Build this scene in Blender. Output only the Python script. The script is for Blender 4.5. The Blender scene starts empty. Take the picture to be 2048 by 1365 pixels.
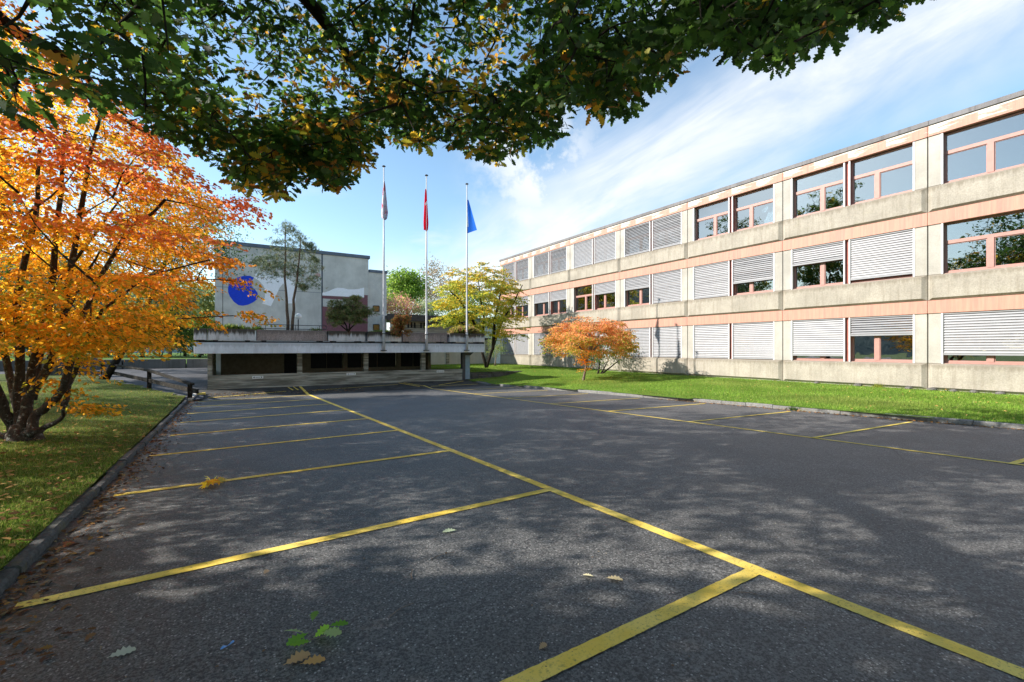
import bpy, bmesh, math, random
import numpy as np
from mathutils import Vector, Matrix

SC = bpy.context.scene
COL = SC.collection
H = 1.7                                   # eye height
YAW = math.radians(32.02)                 # camera turned right of the school's long axis (+Y)

# ---------------------------------------------------------------- camera
cam_d = bpy.data.cameras.new("camera")
cam_d.sensor_width = 36.0
cam_d.lens = 16.0
cam_d.shift_y = 14.5 / 2048
cam_d.clip_start = 0.05
cam_d.clip_end = 3000
cam = bpy.data.objects.new("camera", cam_d)
cam.location = (0, 0, H)
cam.rotation_euler = (math.pi / 2, 0, -YAW)
COL.objects.link(cam)
SC.camera = cam

# ---------------------------------------------------------------- sun and sky
SUN_EL = math.radians(30)
SUN_DIR = Vector((-math.cos(math.radians(28)) * math.cos(SUN_EL), math.sin(math.radians(28)) * math.cos(SUN_EL), math.sin(SUN_EL)))
sd = bpy.data.lights.new("sun", 'SUN')
sd.energy = 4.7
sd.angle = math.radians(0.45)
sd.color = (1.0, 0.94, 0.86)
sun = bpy.data.objects.new("sun", sd)
sun.rotation_euler = SUN_DIR.to_track_quat('Z', 'Y').to_euler()
sun.location = (-20, 10, 30)
COL.objects.link(sun)

SC.view_settings.view_transform = 'Standard'
SC.view_settings.look = 'None'
SC.view_settings.gamma = 1.0
SC.view_settings.use_curve_mapping = False
SC.view_settings.exposure = 0.98
SC.cycles.max_bounces = 8
SC.cycles.transparent_max_bounces = 12


class NT:
    """small helper to write node trees"""
    def __init__(s, tree):
        s.t = tree
        s.n = tree.nodes
        s.l = tree.links
    def new(s, kind, **kw):
        n = s.n.new(kind)
        for k, v in kw.items():
            setattr(n, k, v)
        return n
    def put(s, sock, v):
        if isinstance(v, bpy.types.NodeSocket):
            s.l.new(v, sock)
        elif v is not None:
            if hasattr(sock, 'default_value') and not isinstance(sock.default_value, (float, int, bool)) and isinstance(v, (tuple, list)) and len(v) == 3 and len(sock.default_value) == 4:
                v = (*v, 1)
            sock.default_value = v
    def math(s, op, a, b=None, c=None, clamp=False):
        n = s.new('ShaderNodeMath', operation=op, use_clamp=clamp)
        s.put(n.inputs[0], a)
        if b is not None: s.put(n.inputs[1], b)
        if c is not None: s.put(n.inputs[2], c)
        return n.outputs[0]
    def vm(s, op, a, b=None):
        n = s.new('ShaderNodeVectorMath', operation=op)
        s.put(n.inputs[0], a)
        if b is not None:
            if op == 'SCALE': s.put(n.inputs['Scale'], b)
            else: s.put(n.inputs[1], b)
        return n.outputs['Value'] if op in ('DOT_PRODUCT', 'LENGTH') else n.outputs[0]
    def mix(s, f, a, b, mode='MIX'):
        n = s.new('ShaderNodeMix', data_type='RGBA', blend_type=mode)
        s.put(n.inputs[0], f); s.put(n.inputs[6], a); s.put(n.inputs[7], b)
        return n.outputs[2]
    def noise(s, vec, scale, detail=4, rough=0.55, dist=0.0):
        n = s.new('ShaderNodeTexNoise')
        s.put(n.inputs['Vector'], vec); n.inputs['Scale'].default_value = scale
        n.inputs['Detail'].default_value = detail; n.inputs['Roughness'].default_value = rough
        n.inputs['Distortion'].default_value = dist
        return n.outputs['Fac']
    def voro(s, vec, scale, feature='F1', out='Distance'):
        n = s.new('ShaderNodeTexVoronoi', feature=feature)
        s.put(n.inputs['Vector'], vec); n.inputs['Scale'].default_value = scale
        return n.outputs[out]
    def ramp(s, f, a, b, lo=0.0, hi=1.0):
        n = s.new('ShaderNodeMapRange', clamp=True, interpolation_type='SMOOTHSTEP')
        s.put(n.inputs[0], f); n.inputs[1].default_value = a; n.inputs[2].default_value = b
        n.inputs[3].default_value = lo; n.inputs[4].default_value = hi
        return n.outputs[0]
    def scalev(s, vec, sc):
        n = s.new('ShaderNodeVectorMath', operation='MULTIPLY')
        s.put(n.inputs[0], vec); n.inputs[1].default_value = sc
        return n.outputs[0]
    def bump(s, h, strength=0.3, dist=0.01):
        n = s.new('ShaderNodeBump')
        n.inputs['Strength'].default_value = strength; n.inputs['Distance'].default_value = dist
        s.put(n.inputs['Height'], h)
        return n.outputs[0]


def dirv(px, py):
    """world direction seen at a pixel of the photograph: used for the cloud layout of the sky only"""
    f = Vector((math.sin(YAW), math.cos(YAW), 0)); r = Vector((math.cos(YAW), -math.sin(YAW), 0))
    return (f + r * ((px - 1024) / 910) + Vector((0, 0, 1)) * ((697 - py) / 910)).normalized()

world = bpy.data.worlds.new("World")
SC.world = world
world.use_nodes = True
w = NT(world.node_tree)
w.n.clear()
sky = w.new('ShaderNodeTexSky', sky_type='NISHITA')
sky.sun_disc = False
sky.sun_elevation = SUN_EL
sky.sun_rotation = -math.radians(62)
sky.altitude = 500
sky.air_density = 1.0
sky.dust_density = 0.6
sky.ozone_density = 1.6
tc = w.new('ShaderNodeTexCoord').outputs['Generated']
nrm = w.vm('NORMALIZE', tc)
sep = w.new('ShaderNodeSeparateXYZ'); w.put(sep.inputs[0], nrm)
zz = w.math('MAXIMUM', sep.outputs[2], 0.02)
# high cloud sheet: direction projected on a plane overhead
den = w.math('ADD', zz, 0.12)
comb = w.new('ShaderNodeCombineXYZ')
w.put(comb.inputs[0], w.math('DIVIDE', sep.outputs[0], den)); w.put(comb.inputs[1], w.math('DIVIDE', sep.outputs[1], den))
cp = comb.outputs[0]
A, B = dirv(1020, 500), dirv(1760, 90)
N1 = A.cross(B).normalized()
if N1.z < 0: N1 = -N1
d1 = w.vm('DOT_PRODUCT', nrm, tuple(N1))
wob = w.math('MULTIPLY', w.math('SUBTRACT', w.noise(nrm, 4.0, 3, 0.6), 0.5), 0.16)
d1 = w.math('ABSOLUTE', w.math('ADD', d1, wob))
band = w.ramp(d1, 0.15, 0.0)
rotv = w.new('ShaderNodeMapping'); w.put(rotv.inputs[0], nrm)
ax = (B - A).normalized()
q = Vector((1, 0, 0)).rotation_difference(ax).inverted().to_euler()
rotv.inputs['Rotation'].default_value = q
str_v = w.scalev(rotv.outputs[0], (1.4, 7.0, 7.0))
wisps = w.noise(str_v, 1.7, 7, 0.6, 0.35)
band = w.math('MULTIPLY', band, w.ramp(wisps, 0.28, 0.66, 0.35, 1.0))
# a second fainter band and general puffs
d2 = w.vm('DOT_PRODUCT', nrm, tuple(dirv(1290, 150).cross(dirv(1180, 330)).normalized()))
faint = w.math('MULTIPLY', w.ramp(w.math('ABSOLUTE', d2), 0.12, 0.0), w.ramp(wisps, 0.35, 0.7, 0.1, 0.55))
puff = w.ramp(w.noise(w.scalev(cp, (1.0, 1.0, 1.0)), 1.25, 8, 0.58, 0.25), 0.54, 0.80)
P = dirv(1080, 345)
near = w.ramp(w.vm('DISTANCE', nrm, tuple(P)) if False else w.vm('LENGTH', w.vm('SUBTRACT', nrm, tuple(P))), 0.20, 0.0)
cum = w.math('MULTIPLY', near, w.ramp(w.noise(nrm, 9.0, 8, 0.6), 0.38, 0.56))
low = w.ramp(sep.outputs[2], 0.28, 0.0, 0.0, 0.5)
cl = w.math('MAXIMUM', w.math('MAXIMUM', band, faint), w.math('MAXIMUM', w.math('MULTIPLY', puff, 0.62), cum))
cl = w.math('MAXIMUM', cl, w.math('MULTIPLY', low, w.ramp(w.noise(str_v, 1.2, 6, 0.6), 0.25, 0.75, 0.35, 1.0)))
CLOUD = (3.7, 3.8, 3.85)
skyc = w.mix(1.0, sky.outputs[0], (0.92, 0.98, 0.92), 'MULTIPLY')
colr = w.mix(w.math('MULTIPLY', cl, 0.96, clamp=True), skyc, CLOUD)
bg = w.new('ShaderNodeBackground')
w.put(bg.inputs['Color'], colr)
bg.inputs['Strength'].default_value = 0.15
out = w.new('ShaderNodeOutputWorld')
w.l.new(bg.outputs[0], out.inputs[0])


# ---------------------------------------------------------------- mesh helpers
class MB:
    """collects simple solids in world coordinates and links them as one mesh object"""
    def __init__(s):
        s.v = []; s.f = []
    def add(s, vs, fs):
        o = len(s.v)
        s.v.extend([tuple(p) for p in vs]); s.f.extend([tuple(i + o for i in f) for f in fs])
        return s
    def box(s, x0, x1, y0, y1, z0, z1):
        vs = [(x, y, z) for x in (x0, x1) for y in (y0, y1) for z in (z0, z1)]
        return s.add(vs, [(0, 1, 3, 2), (4, 6, 7, 5), (0, 4, 5, 1), (2, 3, 7, 6), (0, 2, 6, 4), (1, 5, 7, 3)])
    def quadstrip(s, rows):
        o = []
        n = len(rows[0])
        for r in rows: o += list(r)
        fs = [(i * n + j, i * n + j + 1, (i + 1) * n + j + 1, (i + 1) * n + j) for i in range(len(rows) - 1) for j in range(n - 1)]
        return s.add(o, fs)
    def tube(s, pts, rads, n=8, cap=True):
        pts = [Vector(p) for p in pts]
        if not hasattr(rads, '__len__'): rads = [rads] * len(pts)
        ring = []
        up = None
        for i, p in enumerate(pts):
            t = (pts[min(i + 1, len(pts) - 1)] - pts[max(i - 1, 0)])
            t = t.normalized() if t.length > 1e-9 else Vector((0, 0, 1))
            if up is None:
                up = t.orthogonal().normalized()
            up = (up - t * up.dot(t))
            up = up.normalized() if up.length > 1e-6 else t.orthogonal().normalized()
            b = t.cross(up)
            ring.append([p + (up * math.cos(a) + b * math.sin(a)) * rads[i] for a in [2 * math.pi * k / n for k in range(n)]])
        o = [q for rg in ring for q in rg]
        fs = [(i * n + j, i * n + (j + 1) % n, (i + 1) * n + (j + 1) % n, (i + 1) * n + j) for i in range(len(ring) - 1) for j in range(n)]
        if cap:
            fs.append(tuple(range(n - 1, -1, -1)))
            fs.append(tuple((len(ring) - 1) * n + j for j in range(n)))
        return s.add(o, fs)
    def lathe(s, c, prof, n=16):
        rows = [[(c[0] + r * math.cos(2 * math.pi * k / n), c[1] + r * math.sin(2 * math.pi * k / n), c[2] + z) for k in range(n + 1)] for r, z in prof]
        return s.quadstrip(rows)
    def prism(s, poly, fn, t0, t1):
        """2-D polygon, fn(u, v, t) -> point"""
        n = len(poly)
        vs = [fn(u, v, t0) for u, v in poly] + [fn(u, v, t1) for u, v in poly]
        fs = [tuple(range(n)), tuple(range(2 * n - 1, n - 1, -1))] + [(i, (i + 1) % n, n + (i + 1) % n, n + i) for i in range(n)]
        return s.add(vs, fs)


ORIG = {}

def link(name, me, m, parent=None, smooth=False, origin=None):
    o = bpy.data.objects.new(name, me)
    COL.objects.link(o)
    if m is not None and not me.materials: me.materials.append(m)
    if smooth:
        me.polygons.foreach_set('use_smooth', [True] * len(me.polygons))
    if parent is not None:
        o.parent = parent
        ORIG[o.name] = ORIG.get(parent.name, (0, 0, 0))
    return o

def build(name, mb, m, parent=None, smooth=False, origin=None, bevel=0, fix=True):
    """link the collected solids; verts are world coordinates"""
    og = Vector(ORIG.get(parent.name, (0, 0, 0))) if parent is not None else Vector(origin or (0, 0, 0))
    me = bpy.data.meshes.new(name)
    me.from_pydata([tuple(Vector(p) - og) for p in mb.v], [], mb.f)
    if fix or bevel:
        bm = bmesh.new(); bm.from_mesh(me)
        bmesh.ops.recalc_face_normals(bm, faces=bm.faces)
        if bevel:
            bmesh.ops.remove_doubles(bm, verts=bm.verts, dist=1e-5)
            es = [e for e in bm.edges if len(e.link_faces) == 2 and e.calc_face_angle(0) > 0.6]
            bmesh.ops.bevel(bm, geom=es, offset=bevel, segments=1, affect='EDGES', profile=0.5)
        bm.to_mesh(me); bm.free()
    o = link(name, me, m, parent, smooth)
    if parent is None:
        o.location = og
        ORIG[o.name] = tuple(og)
    return o

def thing(name, label, cat, loc, group=None):
    o = bpy.data.objects.new(name, None)
    o.empty_display_size = 0.2
    COL.objects.link(o)
    o.location = loc
    ORIG[o.name] = tuple(loc)
    o['label'] = label; o['category'] = cat
    if group: o['group'] = group
    return o

def tag(o, label, cat, group=None, kind=None):
    o['label'] = label; o['category'] = cat
    if group: o['group'] = group
    if kind: o['kind'] = kind
    return o

def struct(name, mb, m, **kw):
    o = build(name, mb, m, **kw)
    o['kind'] = 'structure'
    return o


# leaf templates: (x along the leaf, y across, z along its normal), faces
def tpl_oak():
    half = [(0.0, 0.012), (0.12, 0.02), (0.2, 0.13), (0.3, 0.09), (0.37, 0.23), (0.47, 0.13), (0.57, 0.30), (0.66, 0.16), (0.78, 0.25), (0.85, 0.12), (0.95, 0.12), (1.0, 0.0)]
    lo = [(x, -y, abs(y) * 0.25 - 0.12 * x * x) for x, y in reversed(half[:-1])]
    up = [(x, y, abs(y) * 0.25 - 0.12 * x * x) for x, y in half]
    v = up + lo
    return np.array(v, float), [tuple(range(len(v)))]
def tpl_oval():
    v = [(0, 0, 0), (0.35, 0.27, 0.05), (0.75, 0.22, 0.02), (1, 0, -0.08), (0.75, -0.22, 0.02), (0.35, -0.27, 0.05)]
    return np.array(v, float), [(0, 1, 2, 3), (0, 3, 4, 5)]
def tpl_quad():
    v = [(0, 0, 0), (0.5, 0.3, 0.06), (1, 0, -0.05), (0.5, -0.3, 0.06)]
    return np.array(v, float), [(0, 1, 2), (0, 2, 3)]
def tpl_star():
    v = []
    for k in range(5):
        a = (k - 2) * 0.62
        L = (0.62, 0.86, 1.0, 0.86, 0.62)[k]
        if k == 0: v.append((0.02, -0.12, 0))
        v.append((math.cos(a) * L, math.sin(a) * L, -0.1 * L))
        if k < 4:
            b = a + 0.31
            v.append((math.cos(b) * 0.38, math.sin(b) * 0.38, 0.03))
    v.append((0.02, 0.12, 0))
    return np.array(v, float), [tuple(range(len(v)))]
def tpl_blade():
    return np.array([(0, 0.045, 0), (0, -0.045, 0), (0.6, -0.03, 0.05), (1, 0, 0.2), (0.6, 0.03, 0.05)], float), [(0, 1, 2, 3, 4)]
def tpl_needles():
    v = []; f = []
    rs = np.random.RandomState(4)
    for k in range(9):
        a = rs.uniform(-1.2, 1.2); b = rs.uniform(-0.8, 0.8)
        d = np.array([math.cos(a) * math.cos(b), math.sin(a) * math.cos(b), math.sin(b)])
        sdv = np.cross(d, [0, 0, 1.0]) * 0.055
        o = np.array([0.08 * k - 0.1, 0, 0])
        i = len(v)
        v += [tuple(o + sdv), tuple(o - sdv), tuple(o + d * 0.9)]
        f.append((i, i + 1, i + 2))
    return np.array(v, float), f

def leaf_mesh(name, pos, axis, nrm, size, col, tpl, m, parent=None, origin=(0, 0, 0)):
    """all the leaves of one crown as one mesh"""
    pos = np.asarray(pos, float); N = len(pos)
    if parent is not None: origin = ORIG.get(parent.name, (0, 0, 0))
    axis = np.asarray(axis, float); axis /= np.linalg.norm(axis, axis=1)[:, None] + 1e-9
    nrm = np.asarray(nrm, float)
    lat = np.cross(nrm, axis); lat /= np.linalg.norm(lat, axis=1)[:, None] + 1e-9
    nn = np.cross(axis, lat)
    tv, tf = tpl
    K = len(tv)
    V = (pos[:, None, :] + size[:, None, None] * (tv[None, :, 0, None] * axis[:, None, :] + tv[None, :, 1, None] * lat[:, None, :] + tv[None, :, 2, None] * nn[:, None, :]))
    V = V.reshape(-1, 3) - np.array(origin)
    loops = np.concatenate([np.array(f) for f in tf]); cnt = np.array([len(f) for f in tf]); L = len(loops)
    li = (loops[None, :] + (np.arange(N) * K)[:, None]).ravel()
    starts1 = np.concatenate([[0], np.cumsum(cnt)[:-1]])
    st = (starts1[None, :] + (np.arange(N) * L)[:, None]).ravel()
    me = bpy.data.meshes.new(name)
    me.vertices.add(N * K); me.vertices.foreach_set('co', V.astype(np.float32).ravel())
    me.loops.add(len(li)); me.loops.foreach_set('vertex_index', li.astype(np.int32))
    me.polygons.add(len(st)); me.polygons.foreach_set('loop_start', st.astype(np.int32))
    ca = me.color_attributes.new('tint', 'FLOAT_COLOR', 'POINT')
    c4 = np.ones((N, K, 4), np.float32); c4[:, :, :3] = np.asarray(col)[:, None, :]
    ca.data.foreach_set('color', c4.ravel())
    me.update(calc_edges=True)
    o = link(name, me, m, parent)
    if parent is None:
        o.location = origin; ORIG[o.name] = tuple(origin)
    return o


# ---------------------------------------------------------------- materials
def newmat(name):
    m = bpy.data.materials.new(name); m.use_nodes = True
    t = NT(m.node_tree); t.n.clear()
    o = t.new('ShaderNodeOutputMaterial')
    return m, t, o

def finish(t, o, color, rough=0.8, normal=None, spec=0.3, metal=0.0):
    p = t.new('ShaderNodeBsdfPrincipled')
    t.put(p.inputs['Base Color'], color); t.put(p.inputs['Roughness'], rough)
    p.inputs['Specular IOR Level'].default_value = spec; p.inputs['Metallic'].default_value = metal
    if normal is not None: t.put(p.inputs['Normal'], normal)
    t.l.new(p.outputs[0], o.inputs[0])
    return p

def m_plain(name, c, rough=0.7, var=0.12, scale=6, spec=0.3, metal=0.0, bump=0.0):
    m, t, o = newmat(name)
    g = t.new('ShaderNodeNewGeometry').outputs['Position']
    n = t.noise(g, scale, 5)
    k = t.ramp(n, 0.3, 0.7, 1 - var, 1 + var)
    col = t.vm('SCALE', (c[0], c[1], c[2]), k)
    nb = t.bump(t.noise(g, scale * 12, 3), bump, 0.01) if bump else None
    finish(t, o, col, rough, nb, spec, metal)
    return m

def m_concrete(name, c, streak=0.4, stain=(0.10, 0.09, 0.075), zs=None, moss=0.0, grain=0.12, period=None, topdark=0.0):
    """weathered concrete: mottled, vertical run-off streaks of dirt, optional lichen"""
    m, t, o = newmat(name)
    g = t.new('ShaderNodeNewGeometry').outputs['Position']
    big = t.noise(g, 0.9, 6, 0.6)
    fine = t.noise(g, 26, 4, 0.6)
    vst = t.noise(t.scalev(g, (7, 7, 0.45)), 1.0, 5, 0.65)
    col = t.vm('SCALE', c, t.ramp(big, 0.25, 0.75, 0.82, 1.12))
    col = t.vm('SCALE', col, t.ramp(fine, 0.25, 0.75, 1 - grain, 1 + grain))
    f = t.ramp(vst, 0.46, 0.72, 0, streak)
    if topdark:
        sz = t.new('ShaderNodeSeparateXYZ'); t.put(sz.inputs[0], g)
        z = sz.outputs[2]
        if period:   # dirt collects below each ledge, repeated for every storey
            z = t.math('WRAP', t.math('SUBTRACT', z, period[1]), period[0], 0.0)
            zt = t.ramp(z, period[2] - 0.55, period[2], 0, 1)
        else:
            zt = t.ramp(z, zs[0], zs[1], 0, 1)
        e = t.noise(t.scalev(g, (9, 9, 0.7)), 1.0, 6, 0.75)
        f2 = t.math('MULTIPLY', t.ramp(t.math('ADD', t.math('MULTIPLY', zt, 0.5), e), 0.60 if not period else 0.74, 0.92 if not period else 1.0), topdark)
        f = t.math('MAXIMUM', f, f2)
    col = t.mix(f, col, stain)
    if moss:
        mo = t.ramp(t.noise(g, 2.2, 6, 0.7), 0.56, 0.70, 0, moss)
        col = t.mix(mo, col, (0.16, 0.15, 0.045))
    finish(t, o, col, 0.9, t.bump(fine, 0.35, 0.01), 0.2)
    return m

def m_leaf(name, trans=0.45, rough=0.55, boost=1.7, spec=0.35):
    m, t, o = newmat(name)
    a = t.new('ShaderNodeAttribute', attribute_name='tint').outputs['Color']
    p = t.new('ShaderNodeBsdfPrincipled')
    t.put(p.inputs['Base Color'], a); p.inputs['Roughness'].default_value = rough
    p.inputs['Specular IOR Level'].default_value = spec
    tr = t.new('ShaderNodeBsdfTranslucent')
    t.put(tr.inputs[0], t.vm('SCALE', a, boost))
    mx = t.new('ShaderNodeMixShader'); mx.inputs[0].default_value = trans
    t.l.new(p.outputs[0], mx.inputs[1]); t.l.new(tr.outputs[0], mx.inputs[2]); t.l.new(mx.outputs[0], o.inputs[0])
    return m

def m_bark(name, c, lichen=0.0, scale=9):
    m, t, o = newmat(name)
    g = t.new('ShaderNodeNewGeometry').outputs['Position']
    n = t.noise(t.scalev(g, (1, 1, 0.3)), scale * 3, 6, 0.7)
    col = t.vm('SCALE', c, t.ramp(n, 0.25, 0.75, 0.5, 1.5))
    if lichen:
        col = t.mix(t.ramp(t.noise(g, scale * 1.4, 5, 0.7), 0.55, 0.64, 0, lichen), col, (0.34, 0.35, 0.31))
    finish(t, o, col, 0.95, t.bump(n, 0.8, 0.03), 0.15)
    return m

M = {}
# asphalt
m, t, o = newmat('asphalt')
g = t.new('ShaderNodeNewGeometry').outputs['Position']
fine = t.noise(g, 62, 4, 0.75)
mid = t.noise(g, 14, 4, 0.6)
big = t.noise(g, 0.7, 5, 0.6)
grit = t.noise(g, 44, 3, 0.8)
col = t.mix(t.ramp(t.math('ADD', t.math('MULTIPLY', fine, 0.6), t.math('MULTIPLY', grit, 0.4)), 0.43, 0.57), (0.009, 0.009, 0.009), (0.138, 0.136, 0.132))
crk = t.new('ShaderNodeTexVoronoi', feature='DISTANCE_TO_EDGE'); t.put(crk.inputs['Vector'], t.vm('ADD', g, t.vm('SCALE', (0.35, 0.35, 0), t.noise(g, 2.5, 5, 0.7)))); crk.inputs['Scale'].default_value = 0.23
hair = t.math('MULTIPLY', t.ramp(crk.outputs[0], 0.0035, 0.0008), t.ramp(t.noise(g, 0.35, 3), 0.48, 0.6))
col = t.mix(t.math('MULTIPLY', hair, 0.75), col, (0.012, 0.012, 0.012))
oil = t.ramp(t.noise(g, 1.1, 2, 0.4), 0.66, 0.76, 0, 0.35)
col = t.mix(oil, col, (0.03, 0.03, 0.03))
col = t.vm('SCALE', col, t.ramp(big, 0.3, 0.7, 0.82, 1.18))
col = t.vm('SCALE', col, t.ramp(mid, 0.3, 0.7, 0.8, 1.2))
vd = t.voro(g, 52)
vc = t.new('ShaderNodeTexVoronoi'); t.put(vc.inputs['Vector'], g); vc.inputs['Scale'].default_value = 52
pick = t.new('ShaderNodeSeparateColor'); t.put(pick.inputs[0], vc.outputs['Color'])
speck = t.math('MULTIPLY', t.ramp(vd, 0.40, 0.22), t.math('GREATER_THAN', pick.outputs[0], 0.80))
col = t.mix(t.math('MULTIPLY', speck, 0.8), col, (0.36, 0.355, 0.35))
# brownish dirt near the left kerb
sx = t.new('ShaderNodeSeparateXYZ'); t.put(sx.inputs[0], g)
dirt = t.math('MULTIPLY', t.ramp(sx.outputs[0], -0.2, -1.4), t.ramp(t.noise(g, 6, 6, 0.7), 0.42, 0.62))
col = t.mix(t.math('MULTIPLY', dirt, 0.6), col, (0.028, 0.029, 0.018))
hb = t.math('ADD', fine, t.math('MULTIPLY', speck, 0.6))
finish(t, o, col, t.ramp(fine, 0.3, 0.7, 0.56, 0.72), t.bump(hb, 0.45, 0.003), 0.7)
M['asphalt'] = m
# darker patched asphalt by the wall
m, t, o = newmat('asphalt_patch')
g = t.new('ShaderNodeNewGeometry').outputs['Position']
fine = t.noise(g, 90, 3, 0.7)
col = t.mix(t.ramp(t.noise(g, 1.6, 6, 0.7), 0.35, 0.62), (0.030, 0.029, 0.026), (0.075, 0.073, 0.068))
col = t.vm('SCALE', col, t.ramp(fine, 0.3, 0.7, 0.6, 1.4))
finish(t, o, col, 0.9, t.bump(fine, 0.6, 0.006), 0.3)
M['patch'] = m
# road paint, worn
m, t, o = newmat('yellow_road_paint')
g = t.new('ShaderNodeNewGeometry').outputs['Position']
fine = t.noise(g, 120, 3, 0.7)
fine = t.noise(g, 45, 4, 0.75)
wear = t.math('MULTIPLY', t.ramp(fine, 0.53, 0.66), t.ramp(t.noise(g, 4, 5, 0.7), 0.38, 0.66, 0.25, 1.0))
col = t.mix(t.ramp(t.noise(g, 2.5, 5, 0.6), 0.3, 0.7), (0.80, 0.55, 0.07), (0.87, 0.66, 0.16))
col = t.mix(t.math('MULTIPLY', wear, 0.85), col, (0.16, 0.13, 0.06))
chip = t.math('MULTIPLY', t.ramp(t.noise(g, 24, 5, 0.8), 0.60, 0.64), t.ramp(t.noise(g, 1.3, 3, 0.6), 0.42, 0.6, 0.15, 0.9))
col = t.mix(chip, col, (0.075, 0.07, 0.055))
grime = t.ramp(t.noise(g, 14, 6, 0.75), 0.56, 0.75, 0, 0.55)
col = t.mix(grime, col, (0.28, 0.22, 0.07))
finish(t, o, col, 0.75, t.bump(fine, 0.7, 0.005), 0.3)
M['yellow'] = m
# grass soil below the blades
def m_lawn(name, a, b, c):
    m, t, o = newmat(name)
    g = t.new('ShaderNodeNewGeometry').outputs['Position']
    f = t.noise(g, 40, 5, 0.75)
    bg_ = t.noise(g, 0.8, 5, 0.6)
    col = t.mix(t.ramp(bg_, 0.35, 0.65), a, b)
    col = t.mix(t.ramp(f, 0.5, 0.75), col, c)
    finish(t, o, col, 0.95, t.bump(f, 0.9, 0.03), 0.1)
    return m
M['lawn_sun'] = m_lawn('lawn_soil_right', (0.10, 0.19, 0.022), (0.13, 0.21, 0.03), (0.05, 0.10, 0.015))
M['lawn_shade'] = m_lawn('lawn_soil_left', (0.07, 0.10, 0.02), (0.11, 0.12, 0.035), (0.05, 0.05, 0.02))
M['field'] = m_lawn('field', (0.09, 0.17, 0.03), (0.10, 0.15, 0.03), (0.06, 0.1, 0.02))
M['kerb'] = m_concrete('kerb_stone', (0.20, 0.195, 0.185), 0.3, (0.05, 0.05, 0.04), moss=0.5, grain=0.3)
M['kerb_left'] = m_concrete('kerb_granite', (0.085, 0.088, 0.09), 0.3, (0.04, 0.045, 0.035), moss=0.4, grain=0.35)
# school
M['spandrel'] = m_concrete('washed_concrete', (0.355, 0.32, 0.265), 0.38, (0.17, 0.14, 0.10), period=(3.4, 0.0, 1.14), topdark=0.6, moss=0.16, grain=0.16)
M['pillar'] = m_concrete('pale_concrete', (0.40, 0.375, 0.33), 0.15, (0.3, 0.27, 0.2), grain=0.08)
M['plinth'] = m_plain('plinth_render', (0.50, 0.47, 0.42), 0.9, 0.1)
def m_terracotta(name, peel):
    m, t, o = newmat(name)
    g = t.new('ShaderNodeNewGeometry').outputs['Position']
    v = t.noise(t.scalev(g, (3, 5, 0.25)), 1.6, 4, 0.6)
    col = t.mix(t.ramp(v, 0.35, 0.7), (0.48, 0.255, 0.18), (0.44, 0.205, 0.155))
    br = t.noise(t.scalev(g, (1, 14, 1)), 1.0, 3, 0.7)
    col = t.vm('SCALE', col, t.ramp(br, 0.3, 0.7, 0.93, 1.07))
    if peel:
        sy = t.new('ShaderNodeSeparateXYZ'); t.put(sy.inputs[0], g)
        saw = t.math('FRACT', t.math('DIVIDE', t.math('ADD', sy.outputs[1], 0.4), 1.35))
        fade = t.ramp(saw, 0.12, 0.9, 0.0, 0.22)
        st = t.noise(t.scalev(g, (2, 1.1, 16)), 1.3, 5, 0.62)
        zt = t.ramp(sy.outputs[2], 10.17, 10.27, 0.0, 0.25)
        zb = t.ramp(sy.outputs[2], 10.02, 9.9, 0.0, 0.22)
        k = t.math('ADD', t.math('SUBTRACT', t.math('ADD', st, fade), zb), zt)
        col = t.mix(t.ramp(k, 0.63, 0.69, 0, 0.92), col, (0.66, 0.60, 0.52))
    finish(t, o, col, 0.6, None, 0.35)
    return m
M['terracotta'] = m_terracotta('terracotta_panel', False)
M['terracotta_peel'] = m_terracotta('peeling_terracotta_panel', True)
M['roofcap'] = m_concrete('roof_cap_metal', (0.20, 0.19, 0.19), 0.5, (0.08, 0.075, 0.075), grain=0.1)
M['rail'] = m_plain('white_rail', (0.62, 0.61, 0.60), 0.4, 0.04, spec=0.5)
M['redmull'] = m_plain('red_brown_panel', (0.36, 0.11, 0.085), 0.55, 0.15)
M['frame'] = m_plain('dusty_pink_frame', (0.38, 0.20, 0.165), 0.5, 0.07, spec=0.4)
M['slat'] = m_plain('grey_white_slat', (0.265, 0.265, 0.275), 0.38, 0.06, scale=3, spec=0.5)
M['joint'] = m_plain('dark_joint', (0.05, 0.04, 0.035), 0.9, 0.1)
M['inside'] = m_plain('room_wall', (0.30, 0.28, 0.24), 0.9, 0.1)
M['insidefloor'] = m_plain('room_floor', (0.16, 0.11, 0.07), 0.6, 0.1)
M['ceiling'] = m_plain('room_ceiling', (0.5, 0.5, 0.48), 0.9, 0.05)
m, t, o = newmat('window_glass')
gl = t.new('ShaderNodeBsdfGlossy'); gl.inputs['Roughness'].default_value = 0.01; gl.inputs['Color'].default_value = (0.92, 0.95, 0.97, 1)
g = t.new('ShaderNodeNewGeometry').outputs['Position']
t.put(gl.inputs['Normal'], t.bump(t.noise(g, 1.6, 2, 0.4), 0.10, 0.02))
tr = t.new('ShaderNodeBsdfTransparent'); tr.inputs[0].default_value = (0.42, 0.47, 0.47, 1)
fr = t.new('ShaderNodeFresnel'); fr.inputs[0].default_value = 1.9
mx = t.new('ShaderNodeMixShader')
t.put(mx.inputs[0], t.math('ADD', t.math('MULTIPLY', fr.outputs[0], 1.0), 0.14, clamp=True))
t.l.new(tr.outputs[0], mx.inputs[1]); t.l.new(gl.outputs[0], mx.inputs[2]); t.l.new(mx.outputs[0], o.inputs[0])
M['glass'] = m
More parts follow.
